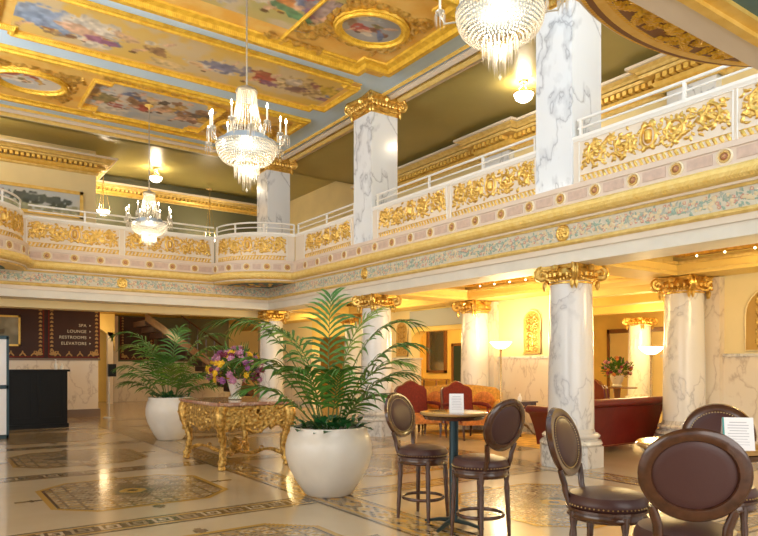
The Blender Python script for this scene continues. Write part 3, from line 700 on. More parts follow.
# far rooms
mb = MB(); mb.box(17.0, 17.2, 15.2, 30, 0, 3.42); struct('wall_hall', mb, 'wall_yellow')
mb = MB(); mb.box(20.5, 20.7, 2, 15.2, 0, 3.42); struct('wall_hall', mb, 'wall_yellow')
mb = MB(); mb.box(4, 24, 29.8, 30, 0, 3.42); struct('wall_far_lower', mb, 'wall_gold')
mb = MB(); mb.box(4.15, 6.3, 27.5, 27.7, 0, 3.42); struct('wall_lobby', mb, 'wall_yellow')
mb = MB(); mb.box(6.3, 11, 27.0, 27.2, 1.6, 3.42); mb.cur = 1; mb.box(6.3, 11, 26.95, 27.2, 0, 1.6); struct('wall_lobby', mb, ['dim_green', 'marble_warm'])
mb = MB(); mb.box(5.75, 5.95, 25.9, 26.1, 0, 2.7); mb.box(6.2, 6.35, 26.85, 27.2, 0, 3.4); struct('trim_12', mb, 'cream')
mb = MB(); mb.prism([(4.2, 3.4), (4.2, 2.0)]+[(5.1-.9*math.cos(PI*t/16), 2.0+.9*math.sin(PI*t/16)) for t in range(1, 16)]+[(6.0, 2.0), (6.0, 3.4)], 25.9, 26.1, 'y'); struct('trim_13', mb, 'wall_yellow')
mb = MB(); mb.box(-.4, 7.6, 16.55, 17.0, 2.78, 3.42); mb.cur = 1; mb.box(-.4, 7.6, 16.5, 16.55, 2.95, 3.03); struct('beam', mb, ['wall_cream', 'gold_bead'])
# stair
e = empty('staircase', (6.6, 24, 0), label='staircase rising to the left behind the palm and bouquet', cat='staircase')
P = []
mb = MB(); mb.prism([(0, 3.35), (0, 3.05), (4.2, .15), (4.2, .5)], -.06, 0, 'y'); mk('stringer', mb, 'wood_mid', e)
mb = MB()
for k in range(14): mb.box(.3*k, .3*(k+1), 0, 1.6, 3.1-.21*(k+1), 3.3-.21*(k+1))
mk('steps', mb, 'dark_brown', e)
mb = MB(); mb.tube([(0, -.03, 4.2), (4.2, -.03, 1.3)], .035, 8)
mk('handrail', mb, 'wood_dark', e)
for k in range(8): mb = MB(); x = 1.6+.33*k; mb.tube([(x, -.03, 3.3-.69*x+.1), (x, -.03, 4.18-.69*x)], .018, 6); mk('baluster', mb, 'wood_dark', e)
# brown stencilled wall panels in the back lobby
def stencil(x0, x1, z0, z1, y, lab, text=None):
    e = empty('wall_panel', (x0, y, z0), label=lab, cat='wall panel', group='brown stencilled wall panels')
    W, H = x1-x0, z1-z0
    mb = MB(); mb.box(0, W, -.02, 0, 0, H); mk('panel', mb, 'panel_brown', e)
    mb = MB(); 
    for a, b, c, d in ((0, W, .0, .03), (0, .03, 0, H), (W-.03, W, 0, H)): mb.box(a, b, -.026, -.018, c, d)
    mk('red_border', mb, 'fabric_red', e)
    S = []; n = int(H/.11)
    for s in (.09, W-.09):
        for k in range(n):
            z = .2+k*.11
            if z < H-.05: S.append((line((s-.03, z), (s, z+.04), 5)+line((s, z+.04), (s+.03, z), 5), .008, 0, .4)); S.append(([(s, z)], .012, 0, .4))
    n = max(2, int(W/.3))
    for k in range(n):
        x = .1+(W-.2)*(k+.5)/n; S.append((line((x-.07, .05), (x, .13), 12)+line((x, .13), (x+.07, .05), 12), .009, 0, .4)); S.append(([(x, .16)], .012, 0, .4))
    for x in (.13, W-.13):
        for q in range(5): P, rr = leaf(x, .07, PI*(q+.5)/5, .13, .018); S.append((P, rr, 0, .4))
    relief('stencil_border', W, H, .012, S, 'panel_gold', lambda x, z, h: (x, -.022-h*.3, z), e, back=0)
    if text:
        for i, (t, zz) in enumerate(text):
            cu = bpy.data.curves.new('lettering', 'FONT'); cu.body = t; cu.size = .118; cu.align_x = 'RIGHT'; cu.extrude = .006; cu.space_character = 1.08; cu.materials.append(M['letter'])
            o = bpy.data.objects.new('lettering', cu); col.objects.link(o); o.parent = e; o.location = (W-.36, -.028, zz); o.rotation_euler = (PI/2, 0, 0)
            mb = MB(); mb.prism([(W-.28, zz+.015), (W-.24, zz+.04), (W-.28, zz+.065)], -.034, -.02, 'y'); mk('arrow', mb, 'letter', e)
stencil(2.86, 4.2, 1.68, 3.38, 19.9, 'brown wall panel with four rows of pale directional lettering', [('SPA', .87), ('LOUNGE', .70), ('RESTROOMS', .53), ('ELEVATORS', .36)])
stencil(.6, 2.76, 1.68, 3.38, 19.9, 'brown wall panel at the left edge with a small framed picture')
stencil(6.45, 7.75, 1.68, 3.38, 26.95, 'distant brown wall panel just left of the smaller palm')
# pictures
def picture(x0, x1, z0, z1, y, lab, fw, seed, cols, extra):
    e = empty('framed_painting', ((x0+x1)/2, y, z0), label=lab, cat='painting'); W, H = x1-x0, z1-z0
    mb = MB()
    for a, b, c, d in ((-W/2, W/2, 0, fw), (-W/2, W/2, H-fw, H), (-W/2, -W/2+fw, 0, H), (W/2-fw, W/2, 0, H)): mb.box(a, b, -.05, 0, c, d)
    mk('frame', mb, 'gold_smooth', e)
    fresco('canvas', 0, 0, W-2*fw, H-2*fw, seed, 0, cols, e, mapf=lambda x, z: (-W/2+fw+x, -.02, fw+z), extra=extra, cell=.025)
picture(-.6, 3.75, 5.6, 6.36, 19.87, 'long gold-framed landscape painting on the upper back wall', .09, 51, ((.52,.60,.68), (.62,.64,.62), (.7,.68,.62)),
    [(2, .1, 0, 2.6, .17, (.35,.36,.2)), (3.1, .32, -.05, .75, .16, (.06,.08,.06)), (1.9, .42, 0, .32, .13, (.55,.25,.2)), (1.2, .3, 0, .4, .14, (.5,.28,.22)), (.9, .25, 0, .3, .1, (.2,.22,.12))])
picture(1.1, 2.18, 1.98, 2.8, 19.85, 'small gold-framed picture on the brown wall panel at left', .05, 52, ((.16,.15,.09), (.33,.30,.20), (.5,.46,.34)), [(.4,.3,.4,.3,.12,(.1,.08,.04))])
# black reception cabinet
e = empty('reception_cabinet', (1.9, 16.87, 0), label='tall black panelled cabinet against the left of the lobby', cat='cabinet')
mb = MB(); mb.box(-1.0, .94, 0, .7, .1, 1.32); mk('body', mb, 'wood_black', e)
mb = MB(); mb.box(-1.05, .99, -.05, .75, 1.32, 1.37); mk('top', mb, 'wood_black', e)
mb = MB(); mb.box(-1.03, .97, -.03, .73, 0, .1); mk('plinth', mb, 'wood_black', e)
for k in range(3):
    mb = MB(); a = -.95+.63*k
    mb.box(a, a+.58, -.012, 0, .18, 1.26); 
    for p in ((a+.06, a+.52, .24, .26), (a+.06, a+.52, 1.18, 1.2), (a+.06, a+.08, .24, 1.2), (a+.5, a+.52, .24, 1.2)): mb.box(p[0], p[1], -.022, -.012, p[2], p[3])
    mk('door', mb, 'wood_black', e)
for i, (x, h, t) in enumerate(((2.62, .2, 'taller white pump bottle on the black cabinet'), (2.75, .13, 'shorter white bottle on the right end of the black cabinet'))):
    e = empty('bottle', (x, 17.05, 1.37), label=t, cat='bottle')
    mb = MB(); mb.lathe([(.035, 0), (.035, h*.65), (.015, h*.8), (.012, h*.9)], 14); mk('body', mb, 'white_paint', e)
    mb = MB(); mb.lathe([(.016, h*.9), (.016, h*1.0), (.006, h*1.05), (.006, h*1.15)], 10); mb.box(-.03, .008, -.008, .008, h*1.15, h*1.2); mk('pump', mb, 'white_paint', e)
# sign stand at the left edge
e = empty('sign_stand', (1.17, 15.0, 0), label='white notice board in a dark teal frame at the left edge', cat='sign')
for z0, z1 in ((.08, 1.0), (1.08, 2.0)): mb = MB(); mb.box(-.27, .23, -.015, .0, z0, z1); mk('notice_panel', mb, 'card_white', e)
mb = MB()
for x in (-.3, .23): mb.box(x, x+.045, -.03, .02, 0, 2.05)
for z in (0, 1.0, 2.0): mb.box(-.3, .27, -.03, .02, z, z+.07)
mk('frame', mb, 'post_metal', e)
# sanitiser post
e = empty('dispenser_post', (4.3, 19.2, 0), label='slim metal post with a black dispenser box by the brown wall corner', cat='dispenser')
mb = MB(); mb.lathe([(.16, 0), (.16, .02), (.02, .03), (.02, 1.2)], 16); mk('pole', mb, 'rod_metal', e)
mb = MB(); mb.box(-.03, .17, -.08, .06, 1.15, 1.5); mk('dispenser_box', mb, 'wood_black', e)
# mirror, door and pilaster in the far hall
e = empty('framed_mirror', (16.98, 20.0, 1.15), label='tall wood-framed mirror on the far yellow wall, seen through the arch', cat='mirror')
mb = MB()
for a in ((-.6, .6, 0, .1), (-.6, .6, 1.7, 1.9), (-.6, -.48, 0, 1.9), (.48, .6, 0, 1.9)): mb.box(-.08, 0, a[0], a[1], a[2], a[3])
mk('frame', mb, 'wood_mid', e); mb = MB(); mb.box(-.03, 0, -.5, .5, .08, 1.72); mk('glass', mb, 'mirror', e)
e = empty('console_table', (16.6, 20.0, 0), label='small wooden console under the wood-framed mirror in the far hall', cat='table')
mb = MB(); mb.box(-.3, .3, -.8, .8, .86, .92); mk('top', mb, 'table_top', e)
for x, y in ((-.26,-.7), (-.26,.7), (.26,-.7), (.26,.7)): mb = MB(); mb.tube([(x, y, .86), (x, y, .0)], [.035, .02], 8); mk('leg', mb, 'wood_mid', e)
mb = MB(); mb.box(16.92, 17.0, 18.25, 18.95, 0, 2.2); mb.cur = 1; mb.box(16.88, 17.0, 18.15, 18.25, 0, 2.3); mb.box(16.88, 17.0, 18.95, 19.05, 0, 2.3); mb.box(16.88, 17.0, 18.15, 19.05, 2.2, 2.3); struct('door_1', mb, ['door_dark', 'wood_mid'])
mb = MB(); mb.box(16.6, 17.0, 20.95, 21.7, 0, 3.1); struct('trim_14', mb, 'gold_smooth')
mb = MB(); mb.box(20.4, 20.5, 11.2, 14.4, .0, 2.6); mb.cur = 1; mb.box(20.36, 20.5, 11.1, 14.5, 2.6, 2.75); mb.box(20.36, 20.5, 14.4, 14.5, 0, 2.75); mb.box(20.36,20.5,12.8,12.86,0,2.6); struct('door_2', mb, ['wall_gold', 'wood_mid'])
# rug
mb = MB(); mb.box(8.95, 10.6, 7.7, 11.0, .0, .004); mk('area_rug', mb, 'rug', label='golden brown carpet under the lounge armchairs', cat='rug')
# ---------------------------------------------------------------- near balcony soffit, upper right
e = empty('balcony_soffit', (3.7, 1.5, 2.95), label='underside of the near balcony with cream beam and gilded half-oval, top right', cat='balcony')
def half(a, b, n=36): return [(a*math.cos(PI*t/n), b*math.sin(PI*t/n)) for t in range(n+1)]
for (a, b, z, m, nm) in ((1.44, .97, .62, 'cream', 'outer_rim'), (1.415, .945, .60, 'gold_ceiling', 'gold_ring'), (1.385, .915, .585, 'soffit_brown', 'brown_ring'), (1.34, .87, .57, 'gold_smooth', 'ochre_ring'), (1.28, .81, .56, 'gold_ceiling', 'inner_ring'), (1.25, .78, .55, 'soffit_brown', 'relief_ground')):
    mb = MB(); mb.prism(half(a, b), z, z+.25 if nm == 'outer_rim' else z+.04); mk(nm, mb, m, e)
mb = MB(); mb.prism(half(1.40, .93), .8, 1.9); mk('parapet', mb, 'cream', e)
S = []; r = random.Random(3)
for k in range(13):
    a = PI*(k+.5)/13; x, y = 1.25+1.05*math.cos(a), .62*math.sin(a)+.02; S.append((spiral(x, y, .12, a, 1.3, 1 if k % 2 else -1, 36), .02, 0, .8))
for k in range(420):
    a = PI*r.random(); q = r.uniform(.55, 1); P, rr = leaf(1.25+1.17*q*math.cos(a), .72*q*math.sin(a), r.random()*6.28, .09, .014, r.uniform(-1.5, 1.5)); S.append((P, rr, 0, 1.2))
relief('leaf_relief', 2.5, .8, .0125, S, 'gold_ceiling', lambda x, y, h: (x-1.25, y, .548-h), e, back=0)
mb = MB(); mb.box(-3.4, 3.86, -.08, .04, 0, .55); mk('beam', mb, 'cream', e)
mb = MB(); mb.box(-3.4, 3.86, -.17, -.08, .01, .5); mb.box(-3.4, 3.86, -.12, -.08, -.01, .5); mk('gold_moulding', mb, 'gold_smooth', e)
mb = MB(); mb.box(-3.4, 3.86, -2.4, -.17, .03, .5); mk('painted_band', mb, 'teal_paint', e)
S = []
for k in range(9):
    cx = .4+k*.62
    for q in range(9): P, rr = leaf(cx, .12, PI*(q+.5)/9, .2, .028, 0); S.append((P, rr, 0, .15))
    for q in range(9): P, rr = leaf(cx, .12, PI*(q+.5)/9, .15, .012, 0); S.append((P, rr, 1, .5))
    for q in (-1, 1): S.append((spiral(cx+.31+q*.0, .2, .1, 1.5, 1.2, q, 30), .014, 1, .3))
relief('shell_ornament', 6, .5, .0125, S, ['shell_paint', 'shell_light'], lambda x, y, h: (x-2.4, y-.95, .028-h*.3), e, back=0)
# ---------------------------------------------------------------- chandeliers
def chandelier(loc, lab, s=1.0):
    """about .96 m wide; local z 0 = bottom drop"""
    e = empty('chandelier', loc, label=lab, cat='chandelier', group='crystal chandeliers of the atrium'); H = Zc-loc[2]
    mb = MB(); mb.tube([(0,0,1.28*s), (0,0,H-.02)], .012, 8); 
    for k in range(int((H-1.3*s)/.07)): mb.ball((0,0,1.3*s+.07*k), .02, 6)
    mk('suspension_rod', mb, 'rod_metal', e)
    mb = MB(); mb.lathe([(.0, H), (.10, H), (.09, H-.04), (.03, H-.07), (.012, H-.12)], 20); mk('ceiling_rose', mb, 'gold_smooth', e)
    mb = MB(); mb.lathe([(.115*s, 1.20*s), (.135*s, 1.22*s), (.12*s, 1.25*s), (.06*s, 1.27*s), (.02*s, 1.30*s)], 24); mk('crown', mb, 'rod_metal', e)
    mb = MB(); n = 30   # bead strands from the crown to the ring
    for k in range(n):
        a = 2*PI*k/n
        for t in range(24):
            f = t/23; r = (.115+.125*f**1.7)*s; z = (1.2-.56*f)*s; mb.octa((r*math.cos(a), r*math.sin(a), z), .0105*s, .0155*s)
    mk('bead_strands', mb, 'crystal', e)
    mb = MB(); mb.lathe([(.235*s, .60*s), (.27*s, .60*s), (.275*s, .63*s), (.27*s, .66*s), (.235*s, .66*s)], 32)
    mb.lathe([(.345*s, .56*s), (.37*s, .565*s), (.37*s, .59*s), (.345*s, .595*s)], 32); mk('ring', mb, 'ring_blue', e)
    mb = MB()
    for j in range(11):
        f = j/10; th = f*PI/2; r = (.14+.225*math.cos(th)**.8)*s if j < 10 else .14*s; z = (.56-.22*math.sin(th))*s; m = max(14, int(r/(.0125*s)*PI/1.2))
        for k in range(m): a = 2*PI*(k+.5*(j % 2))/m; mb.octa((r*math.cos(a), r*math.sin(a), z), .0125*s, .016*s)
    mk('crystal_bowl', mb, 'crystal', e)
    for nm, R, z, L, m in (('outer_prisms', .15, .30, .15, 26), ('middle_prisms', .10, .29, .21, 18), ('inner_prisms', .05, .27, .27, 10)):
        mb = MB()
        for k in range(m):
            a = 2*PI*k/m; x, y = R*s*math.cos(a), R*s*math.sin(a); mb.octa((x, y, z*s+.01), .009*s, .012*s); mb.add([(x+.008*s, y, z*s), (x, y+.008*s, z*s), (x-.008*s, y, z*s), (x, y-.008*s, z*s), (x, y, (z-L)*s)], [(0,1,4),(1,2,4),(2,3,4),(3,0,4),(3,2,1,0)])
        mk(nm, mb, 'crystal', e)
    mb = MB(); mb.octa((0,0,.02*s), .018*s, .03*s); mk('drop', mb, 'crystal', e)
    for k in range(12):
        a = 2*PI*k/12+.2; u = Vector((math.cos(a), math.sin(a), 0)); R_ = .51*s if k % 2 == 0 else .41*s; zz = (.58 if k % 2 == 0 else .70)*s
        P = [u*(.26*s)+Vector((0,0,.6*s)), u*(.32*s)+Vector((0,0,.53*s)), u*(R_-.04*s)+Vector((0,0,zz-.05*s)), u*R_+Vector((0,0,zz+.03*s))]
        mb = MB(); mb.tube(P, .008*s, 6); mb.lathe([(.012*s, zz+.02*s), (.04*s, zz+.05*s), (.042*s, zz+.06*s), (.01*s, zz+.05*s)], 12, c=(u.x*R_, u.y*R_, 0)); arm = mk('arm', mb, 'rod_metal', e)
        mb = MB(); mb.lathe([(.011*s, zz+.05*s), (.011*s, zz+.2*s)], 10, c=(u.x*R_, u.y*R_, 0)); mk('candle', mb, 'candle', arm)
        mb = MB(); mb.lathe([(.004*s, zz+.2*s), (.013*s, zz+.225*s), (.009*s, zz+.25*s), (0, zz+.275*s)], 10, c=(u.x*R_, u.y*R_, 0)); mk('bulb', mb, 'bulb', arm)
        mb = MB()
        for q in range(8):
            b = 2*PI*q/8; x, y = u.x*R_+.042*s*math.cos(b), u.y*R_+.042*s*math.sin(b)
            mb.octa((x, y, zz+.035*s), .007*s); mb.add([(x+.007*s, y, zz+.025*s), (x, y+.007*s, zz+.025*s), (x-.007*s, y, zz+.025*s), (x, y-.007*s, zz+.025*s), (x, y, zz-.09*s)], [(0,1,4),(1,2,4),(2,3,4),(3,0,4),(3,2,1,0)])
        mk('drops', mb, 'crystal', arm)
    for z, p in ((.45, 13), (.95, 9), (.25, 4)):
        L = bpy.data.lights.new('chandelier_light', 'POINT'); L.energy = p*s*s*1.2; L.color = (1,.86,.64); L.shadow_soft_size = .05*s
        o = bpy.data.objects.new('chandelier_light', L); col.objects.link(o); o.parent = e; o.location = (0, 0, z*s)
    return e
chandelier((4.02, 14.3, 3.95), 'smallest-looking crystal chandelier hanging in front of the far balcony')
chandelier((3.97, 9.05, 4.07), 'biggest crystal chandelier hanging under the central painted ceiling', 1.22)
chandelier((3.995, 3.89, 3.90), 'crystal chandelier cut off by the top edge of the photo')
def bowl(loc, lab, drop=.25):
    e = empty('ceiling_light', loc, label=lab, cat='ceiling light', group='glass bowl lights of the upper gallery')
    mb = MB(); mb.lathe([(0, -.16), (.09, -.15), (.16, -.10), (.2, 0)], 24); mk('glass_bowl', mb, 'globe', e)
    mb = MB(); mb.lathe([(.2, -.01), (.215, 0), (.2, .02)], 24); mb.tube([(0, 0, .0), (0, 0, drop)], .01, 6); mb.lathe([(.08, drop-.04), (.09, drop-.01), (.0, drop)], 16)
    for k in range(3): a = k*2*PI/3; mb.tube([(.2*math.cos(a), .2*math.sin(a), .01), (0, 0, drop*.8)], .006, 5)
    mk('hanger', mb, 'brass', e)
    L = bpy.data.lights.new('bowl_light', 'POINT'); L.energy = 60; L.color = (1,.84,.6); L.shadow_soft_size = .12
    o = bpy.data.objects.new('bowl_light', L); col.objects.link(o); o.parent = e; o.location = (0,0,.1)
bowl((9.75, 8.85, 6.85), 'glass bowl light on the gallery ceiling left of the right pier')
bowl((5.95, 20.45, 7.3), 'glass bowl light on the far gallery ceiling above the smallest chandelier')
bowl((4.6, 21.3, 6.25), 'low hanging glass lantern left of the smallest chandelier', 1.2)
bowl((8.0, 21.3, 5.75), 'glass bowl light low behind the far railing right of the smallest chandelier', 1.7)
bowl((1.2, 18.2, 7.35), 'added unseen bowl light beyond the left edge, brightening the far gallery')  # out-of-view bowl added to lift the light on the left gallery wall
bowl((9.75, 3.7, 6.85), 'glass bowl light over the near gallery beyond the top edge')
# ---------------------------------------------------------------- bar stools
def make_stool():
    e = empty('bar_stool', (0,0,0))
    mb = MB(); mb.lathe([(0, .60), (.225, .60), (.245, .625), (.245, .65), (.225, .685), (.15, .705), (0, .71)], 36); seat = mk('seat', mb, 'leather_brown', e)
    mb = MB()
    for k in range(56): a = 2*PI*k/56; mb.ball((.246*math.cos(a), .246*math.sin(a), .625), .0055, 6)
    mk('nailheads', mb, 'nail', seat)
    mb = MB(); mb.lathe([(.20, .60), (.20, .54), (.235, .535), (.245, .55), (.235, .565), (.235, .585), (.25, .59), (.25, .605), (.22, .61)], 36); mk('apron', mb, 'wood_dark', e)
    for sx in (-1, 1):
        for sy in (-1, 1):
            P = [(sx*.155, sy*.155, .58), (sx*.158, sy*.158, .5), (sx*.165, sy*.165, .3), (sx*.175, sy*.175, 0)]
            mb = MB(); mb.tube([Vector(P[0]).lerp(Vector(P[-1]), t/12) for t in range(13)], [.027, .027, .019, .025, .022, .022, .021, .021, .020, .020, .018, .016, .015], 10); mk('leg', mb, 'wood_dark', e)
    mb = MB(); mb.tube([(.2*math.cos(2*PI*t/36), .2*math.sin(2*PI*t/36), .20) for t in range(36)], .012, 8, closed=True, flat=1.3); mk('foot_ring', mb, 'wood_dark', e)
    def bk(x, z): return Vector((x, -.215-.24*(z-.7)+.26*x*x, z))
    zc, A, B = .99, .212, .193
    mb = MB(); n = 48; vs = []; fs = []
    for t in range(n):
        a = 2*PI*t/n; w = 1+0*a
        for dr, dy in ((-.034, -.012), (-.026, -.026), (.012, -.028), (.030, -.012), (.024, .016), (-.01, .02), (-.034, .01)):
            p = bk((A+dr)*math.cos(a), zc+(B+dr)*math.sin(a)); vs.append((p.x, p.y+dy, p.z))
    for t in range(n):
        for j in range(7): fs.append((t*7+j, ((t+1) % n)*7+j, ((t+1) % n)*7+(j+1) % 7, t*7+(j+1) % 7))
    mb.add(vs, fs, smooth=True)
    for s in (-1, 1):
        P = [(s*.135, -.16, .56), (s*.14, -.19, .62), (s*.148, -.215, .70)]+[tuple(bk(s*(.150+.014*t), .74+.045*t)) for t in range(3)]
        mb.tube(P, [.022, .024, .024, .024, .024, .02], 10, flat=.8)
    fixn(mk('back_frame', mb, 'wood_dark', e, sharp=50))
    mb = MB(); vs = []; fs = []; rings = [(0, .0), (.35, .0), (.7, .0), (.9, .0), (1.0, 0)]
    for side, off in ((-1, (-.020, -.019, -.017, -.014, -.004)), (1, (.034, .033, .028, .02, .006))):
        o = len(vs); q0 = bk(0, zc); vs.append((q0.x, q0.y+off[0], q0.z))
        for k in range(1, 5):
            for t in range(n):
                a = 2*PI*t/n; f = rings[k][0]; p = bk((A-.022)*f*math.cos(a), zc+(B-.022)*f*math.sin(a)); vs.append((p.x, p.y+off[k], p.z))
        for t in range(n):
            t2 = (t+1) % n; fs.append((o, o+1+t, o+1+t2))
            for k in range(3): fs.append((o+1+k*n+t, o+1+(k+1)*n+t, o+1+(k+1)*n+t2, o+1+k*n+t2))
    mb.add(vs, fs, smooth=True); pad = fixn(mk('back_pad', mb, 'leather_brown', e))
    mb = MB()
    for t in range(60): a = 2*PI*t/60; p = bk((A-.03)*math.cos(a), zc+(B-.03)*math.sin(a)); mb.ball((p.x, p.y+.022, p.z), .0045, 5); 
    mk('nailheads', mb, 'nail', pad)
    return e
st0 = make_stool()
def face(d): return math.atan2(-d[0], d[1])   # rotates local +Y onto d
GS = 'leather bar stools around the two bar tables'
for i, (x, y, d, t) in enumerate(((4.02, 4.95, (.308, -.951), 'left bar stool at the far table, seen from its side with footring and four legs'),
    (3.97, 4.10, (-.05, 1), 'right bar stool at the far table, its oval back towards the right'),
    (3.54, 2.52, (.30, -.92), 'bar stool left of the near table, its oval back in profile'),
    (3.122, 1.765, (.75, .55), 'nearest bar stool with its big oval back filling the lower right corner'),
    (4.42, 2.28, (-.86, -.42), 'bar stool on the far side of the near table, behind the white card'))):
    o = st0 if i == 0 else dup(st0)
    o.location = (x, y, 0); o.rotation_euler.z = face(d); setp(o, t, 'bar stool', GS)
def bar_table(x, y, r, lab):
    e = empty('bar_table', (x, y, 0), label=lab, cat='table', group='round bar tables')
    mb = MB(); mb.lathe([(0, 1.025), (r-.03, 1.025), (r, 1.035), (r+.004, 1.048), (r-.004, 1.058), (r-.02, 1.06), (0, 1.06)], 48); mk('tabletop', mb, 'table_top', e)
    mb = MB(); mb.lathe([(r-.06, .995), (r-.04, .995), (r-.02, 1.025), (0, 1.025)], 40); mk('underframe', mb, 'wood_dark', e)
    mb = MB(); mb.lathe([(.05, .06), (.042, .08), (.042, 1.0), (.11, 1.0), (.11, 1.02)], 24); mk('post', mb, 'post_metal', e)
    mb = MB()
    for k in range(4):
        a = k*PI/2+.35; u = Vector((math.cos(a), math.sin(a), 0)); mb.tube([u*.02+Vector((0,0,.06)), u*.15+Vector((0,0,.05)), u*.3+Vector((0,0,.018))], [.035, .028, .018], 8, flat=.7)
    mk('base', mb, 'post_metal', e); return e
bar_table(4.02, 4.50, .31, 'round wooden bar table on a dark post between two bar stools')
bar_table(3.57, 1.92, .35, 'round bar table mostly hidden behind the nearest bar stool')
def card(x, y, z, w, h, rz, lab, edge):
    e = empty('tent_card', (x, y, z), rz, label=lab, cat='card')
    for s in (-1, 1):
        mb = MB(); mb.prism([(s*.035, 0), (s*.037, 0), (.0015*s, h), (0, h)], -w/2, w/2, 'x'); mk('leaflet', mb, 'card_white', e)
    mb = MB()
    for k in range(9):
        z0 = h*(.86-.085*k); y0 = -.035*(1-z0/h)-.0012; wd = w*(.34 if k % 3 else .28)
        mb.add([(-wd, y0-.001, z0), (wd, y0-.001, z0), (wd, y0-.0013, z0-.004), (-wd, y0-.0013, z0-.004)], [(0,1,2,3)])
    mk('printed_lines', mb, 'card_print', e)
    if edge:
        mb = MB(); mb.prism([(-.037, 0), (-.039, 0), (-.002, h), (0, h)], -w/2, -w/2+.008, 'x'); mk('teal_edge', mb, 'card_teal', e)
card(3.98, 4.42, 1.06, .13, .17, -.65, 'small white tent card on the farther bar table', False)
card(3.43, 1.665, 1.06, .145, .165, -.85, 'white menu card with printed lines on the near bar table', True)
# ---------------------------------------------------------------- planters and palms
def frond(mb, base, az, elev, L, droop, seed, stem=.35, wid=1.0, mi_leaf=0):
    r = random.Random(seed); n = 22; p = Vector(base); pts = [p.copy()]; dirs = []
    for t in range(n):
        f = t/n; e = elev-droop*f**2.6; a = az+.15*math.sin(f*2+seed)
        d = Vector((math.cos(a)*math.cos(e), math.sin(a)*math.cos(e), math.sin(e))); p = p+d*(L/n); pts.append(p.copy()); dirs.append(d)
    mb.cur = 1; mb.tube(pts, [max(.0025, .010*(1-.8*t/n)) for t in range(n+1)], 5)
    mb.cur = mi_leaf
    for t in range(int(n*stem), n):
        f = (t/n-stem)/(1-stem); d = dirs[t]; side = d.cross(Vector((0,0,1)))
        side = side.normalized() if side.length > .05 else Vector((math.sin(az), -math.cos(az), 0)); up = side.cross(d)
        ll = wid*(.11+.31*math.sin(PI*min(1, .22+.70*f)))
        for s in (-1, 1):
            b = pts[t]+d*(L/n)*(.5 if s > 0 else 0); q = (side*s*(.85-.3*f)+d*(.55+.5*f)+up*.15+Vector((0,0,r.uniform(-.15, .12)))).normalized(); w = .0155*wid*(1+.3*r.random()); seg = []
            pp = b.copy(); dd = q.copy(); K = 4; g = r.uniform(.2, .44)
            for k in range(K+1):
                seg.append((pp.copy(), dd.copy())); pp = pp+dd*(ll/K); dd = (dd+Vector((0,0,-g))).normalized()
            vs = []; fs = []
            for k, (c, dr) in enumerate(seg):
                wn = dr.cross(up).normalized(); ww = w*(.4, 1, .95, .6, .05)[k]; vs += [c-wn*ww, c-Vector((0,0,ww*.5)), c+wn*ww]
            for k in range(K):
                fs += [(k*3, k*3+1, k*3+4, k*3+3), (k*3+1, k*3+2, k*3+5, k*3+4)]
            mb.add(vs, fs, smooth=True)
def planter(x, y, s, lab, H=.78, rmax=.5):
    e = empty('planter', (x, y, 0), label=lab, cat='planter', group='large round white planters')
    k = H/.78; q = rmax/.5
    pr = [(.0, 0), (.24, 0), (.27, .02), (.37, .16), (.455, .32), (.495, .46), (.495, .58), (.47, .68), (.44, .74), (.445, .765), (.435, .785), (.415, .785), (.41, .74), (.42, .70), (0, .70)]
    mb = MB(); mb.lathe([(a*q, b*k) for a, b in pr], 56); fixn(mk('pot', mb, 'ceramic', e, sharp=60))
    mb = MB(); mb.lathe([(0, .70*k), (.2*q, .735*k), (.41*q, .71*k), (.41*q, .69*k)], 32); mk('soil', mb, 'soil', e); return e
planter(3.84, 6.45, 1, 'bigger white urn planter standing in the middle of the floor')
planter(4.05, 12.95, 1, 'smaller-looking white planter behind the gilded console table', .84, .47)
def palm(x, y, z, lab, fr, seed, shrub=60, wid=1.0, rs=.36):
    e = empty('potted_palm', (x, y, z), label=lab, cat='palm', group='palms in the white planters')
    r = random.Random(seed)
    for i, (az, el, L, dr) in enumerate(fr):
        mb = MB(); a = az; frond(mb, (.09*math.cos(a), .09*math.sin(a), -.03), az, el, L, dr, seed+i, .42 if L > 1.3 else .3, wid); mb.sm = mb.sm
        mk('frond', mb, ['palm_light' if (i*7+seed) % 4 == 0 else 'palm_green', 'stem_green'], e, sharp=0)
    mb = MB()
    for k in range(shrub):
        a = r.random()*6.28; q = r.uniform(.1, 1)*rs; b = Vector((q*math.cos(a), q*math.sin(a), .0)); aa = a+r.uniform(-1, 1); el = r.uniform(.1, 1.2)
        d = Vector((math.cos(aa)*math.cos(el), math.sin(aa)*math.cos(el), math.sin(el))); sd = d.cross(Vector((0,0,1))).normalized(); L = r.uniform(.08, .17); w = L*.33; c = b+d*r.uniform(.0, .1)
        tip = c+d*L+Vector((0,0,-.04)); m = c+d*L*.45
        mb.add([c, m-sd*w, m-Vector((0,0,.012)), m+sd*w, tip], [(0,1,2), (0,2,3), (1,4,2), (2,4,3)], smooth=False)
    mk('ground_leaves', mb, 'shrub_green', e)
    return e
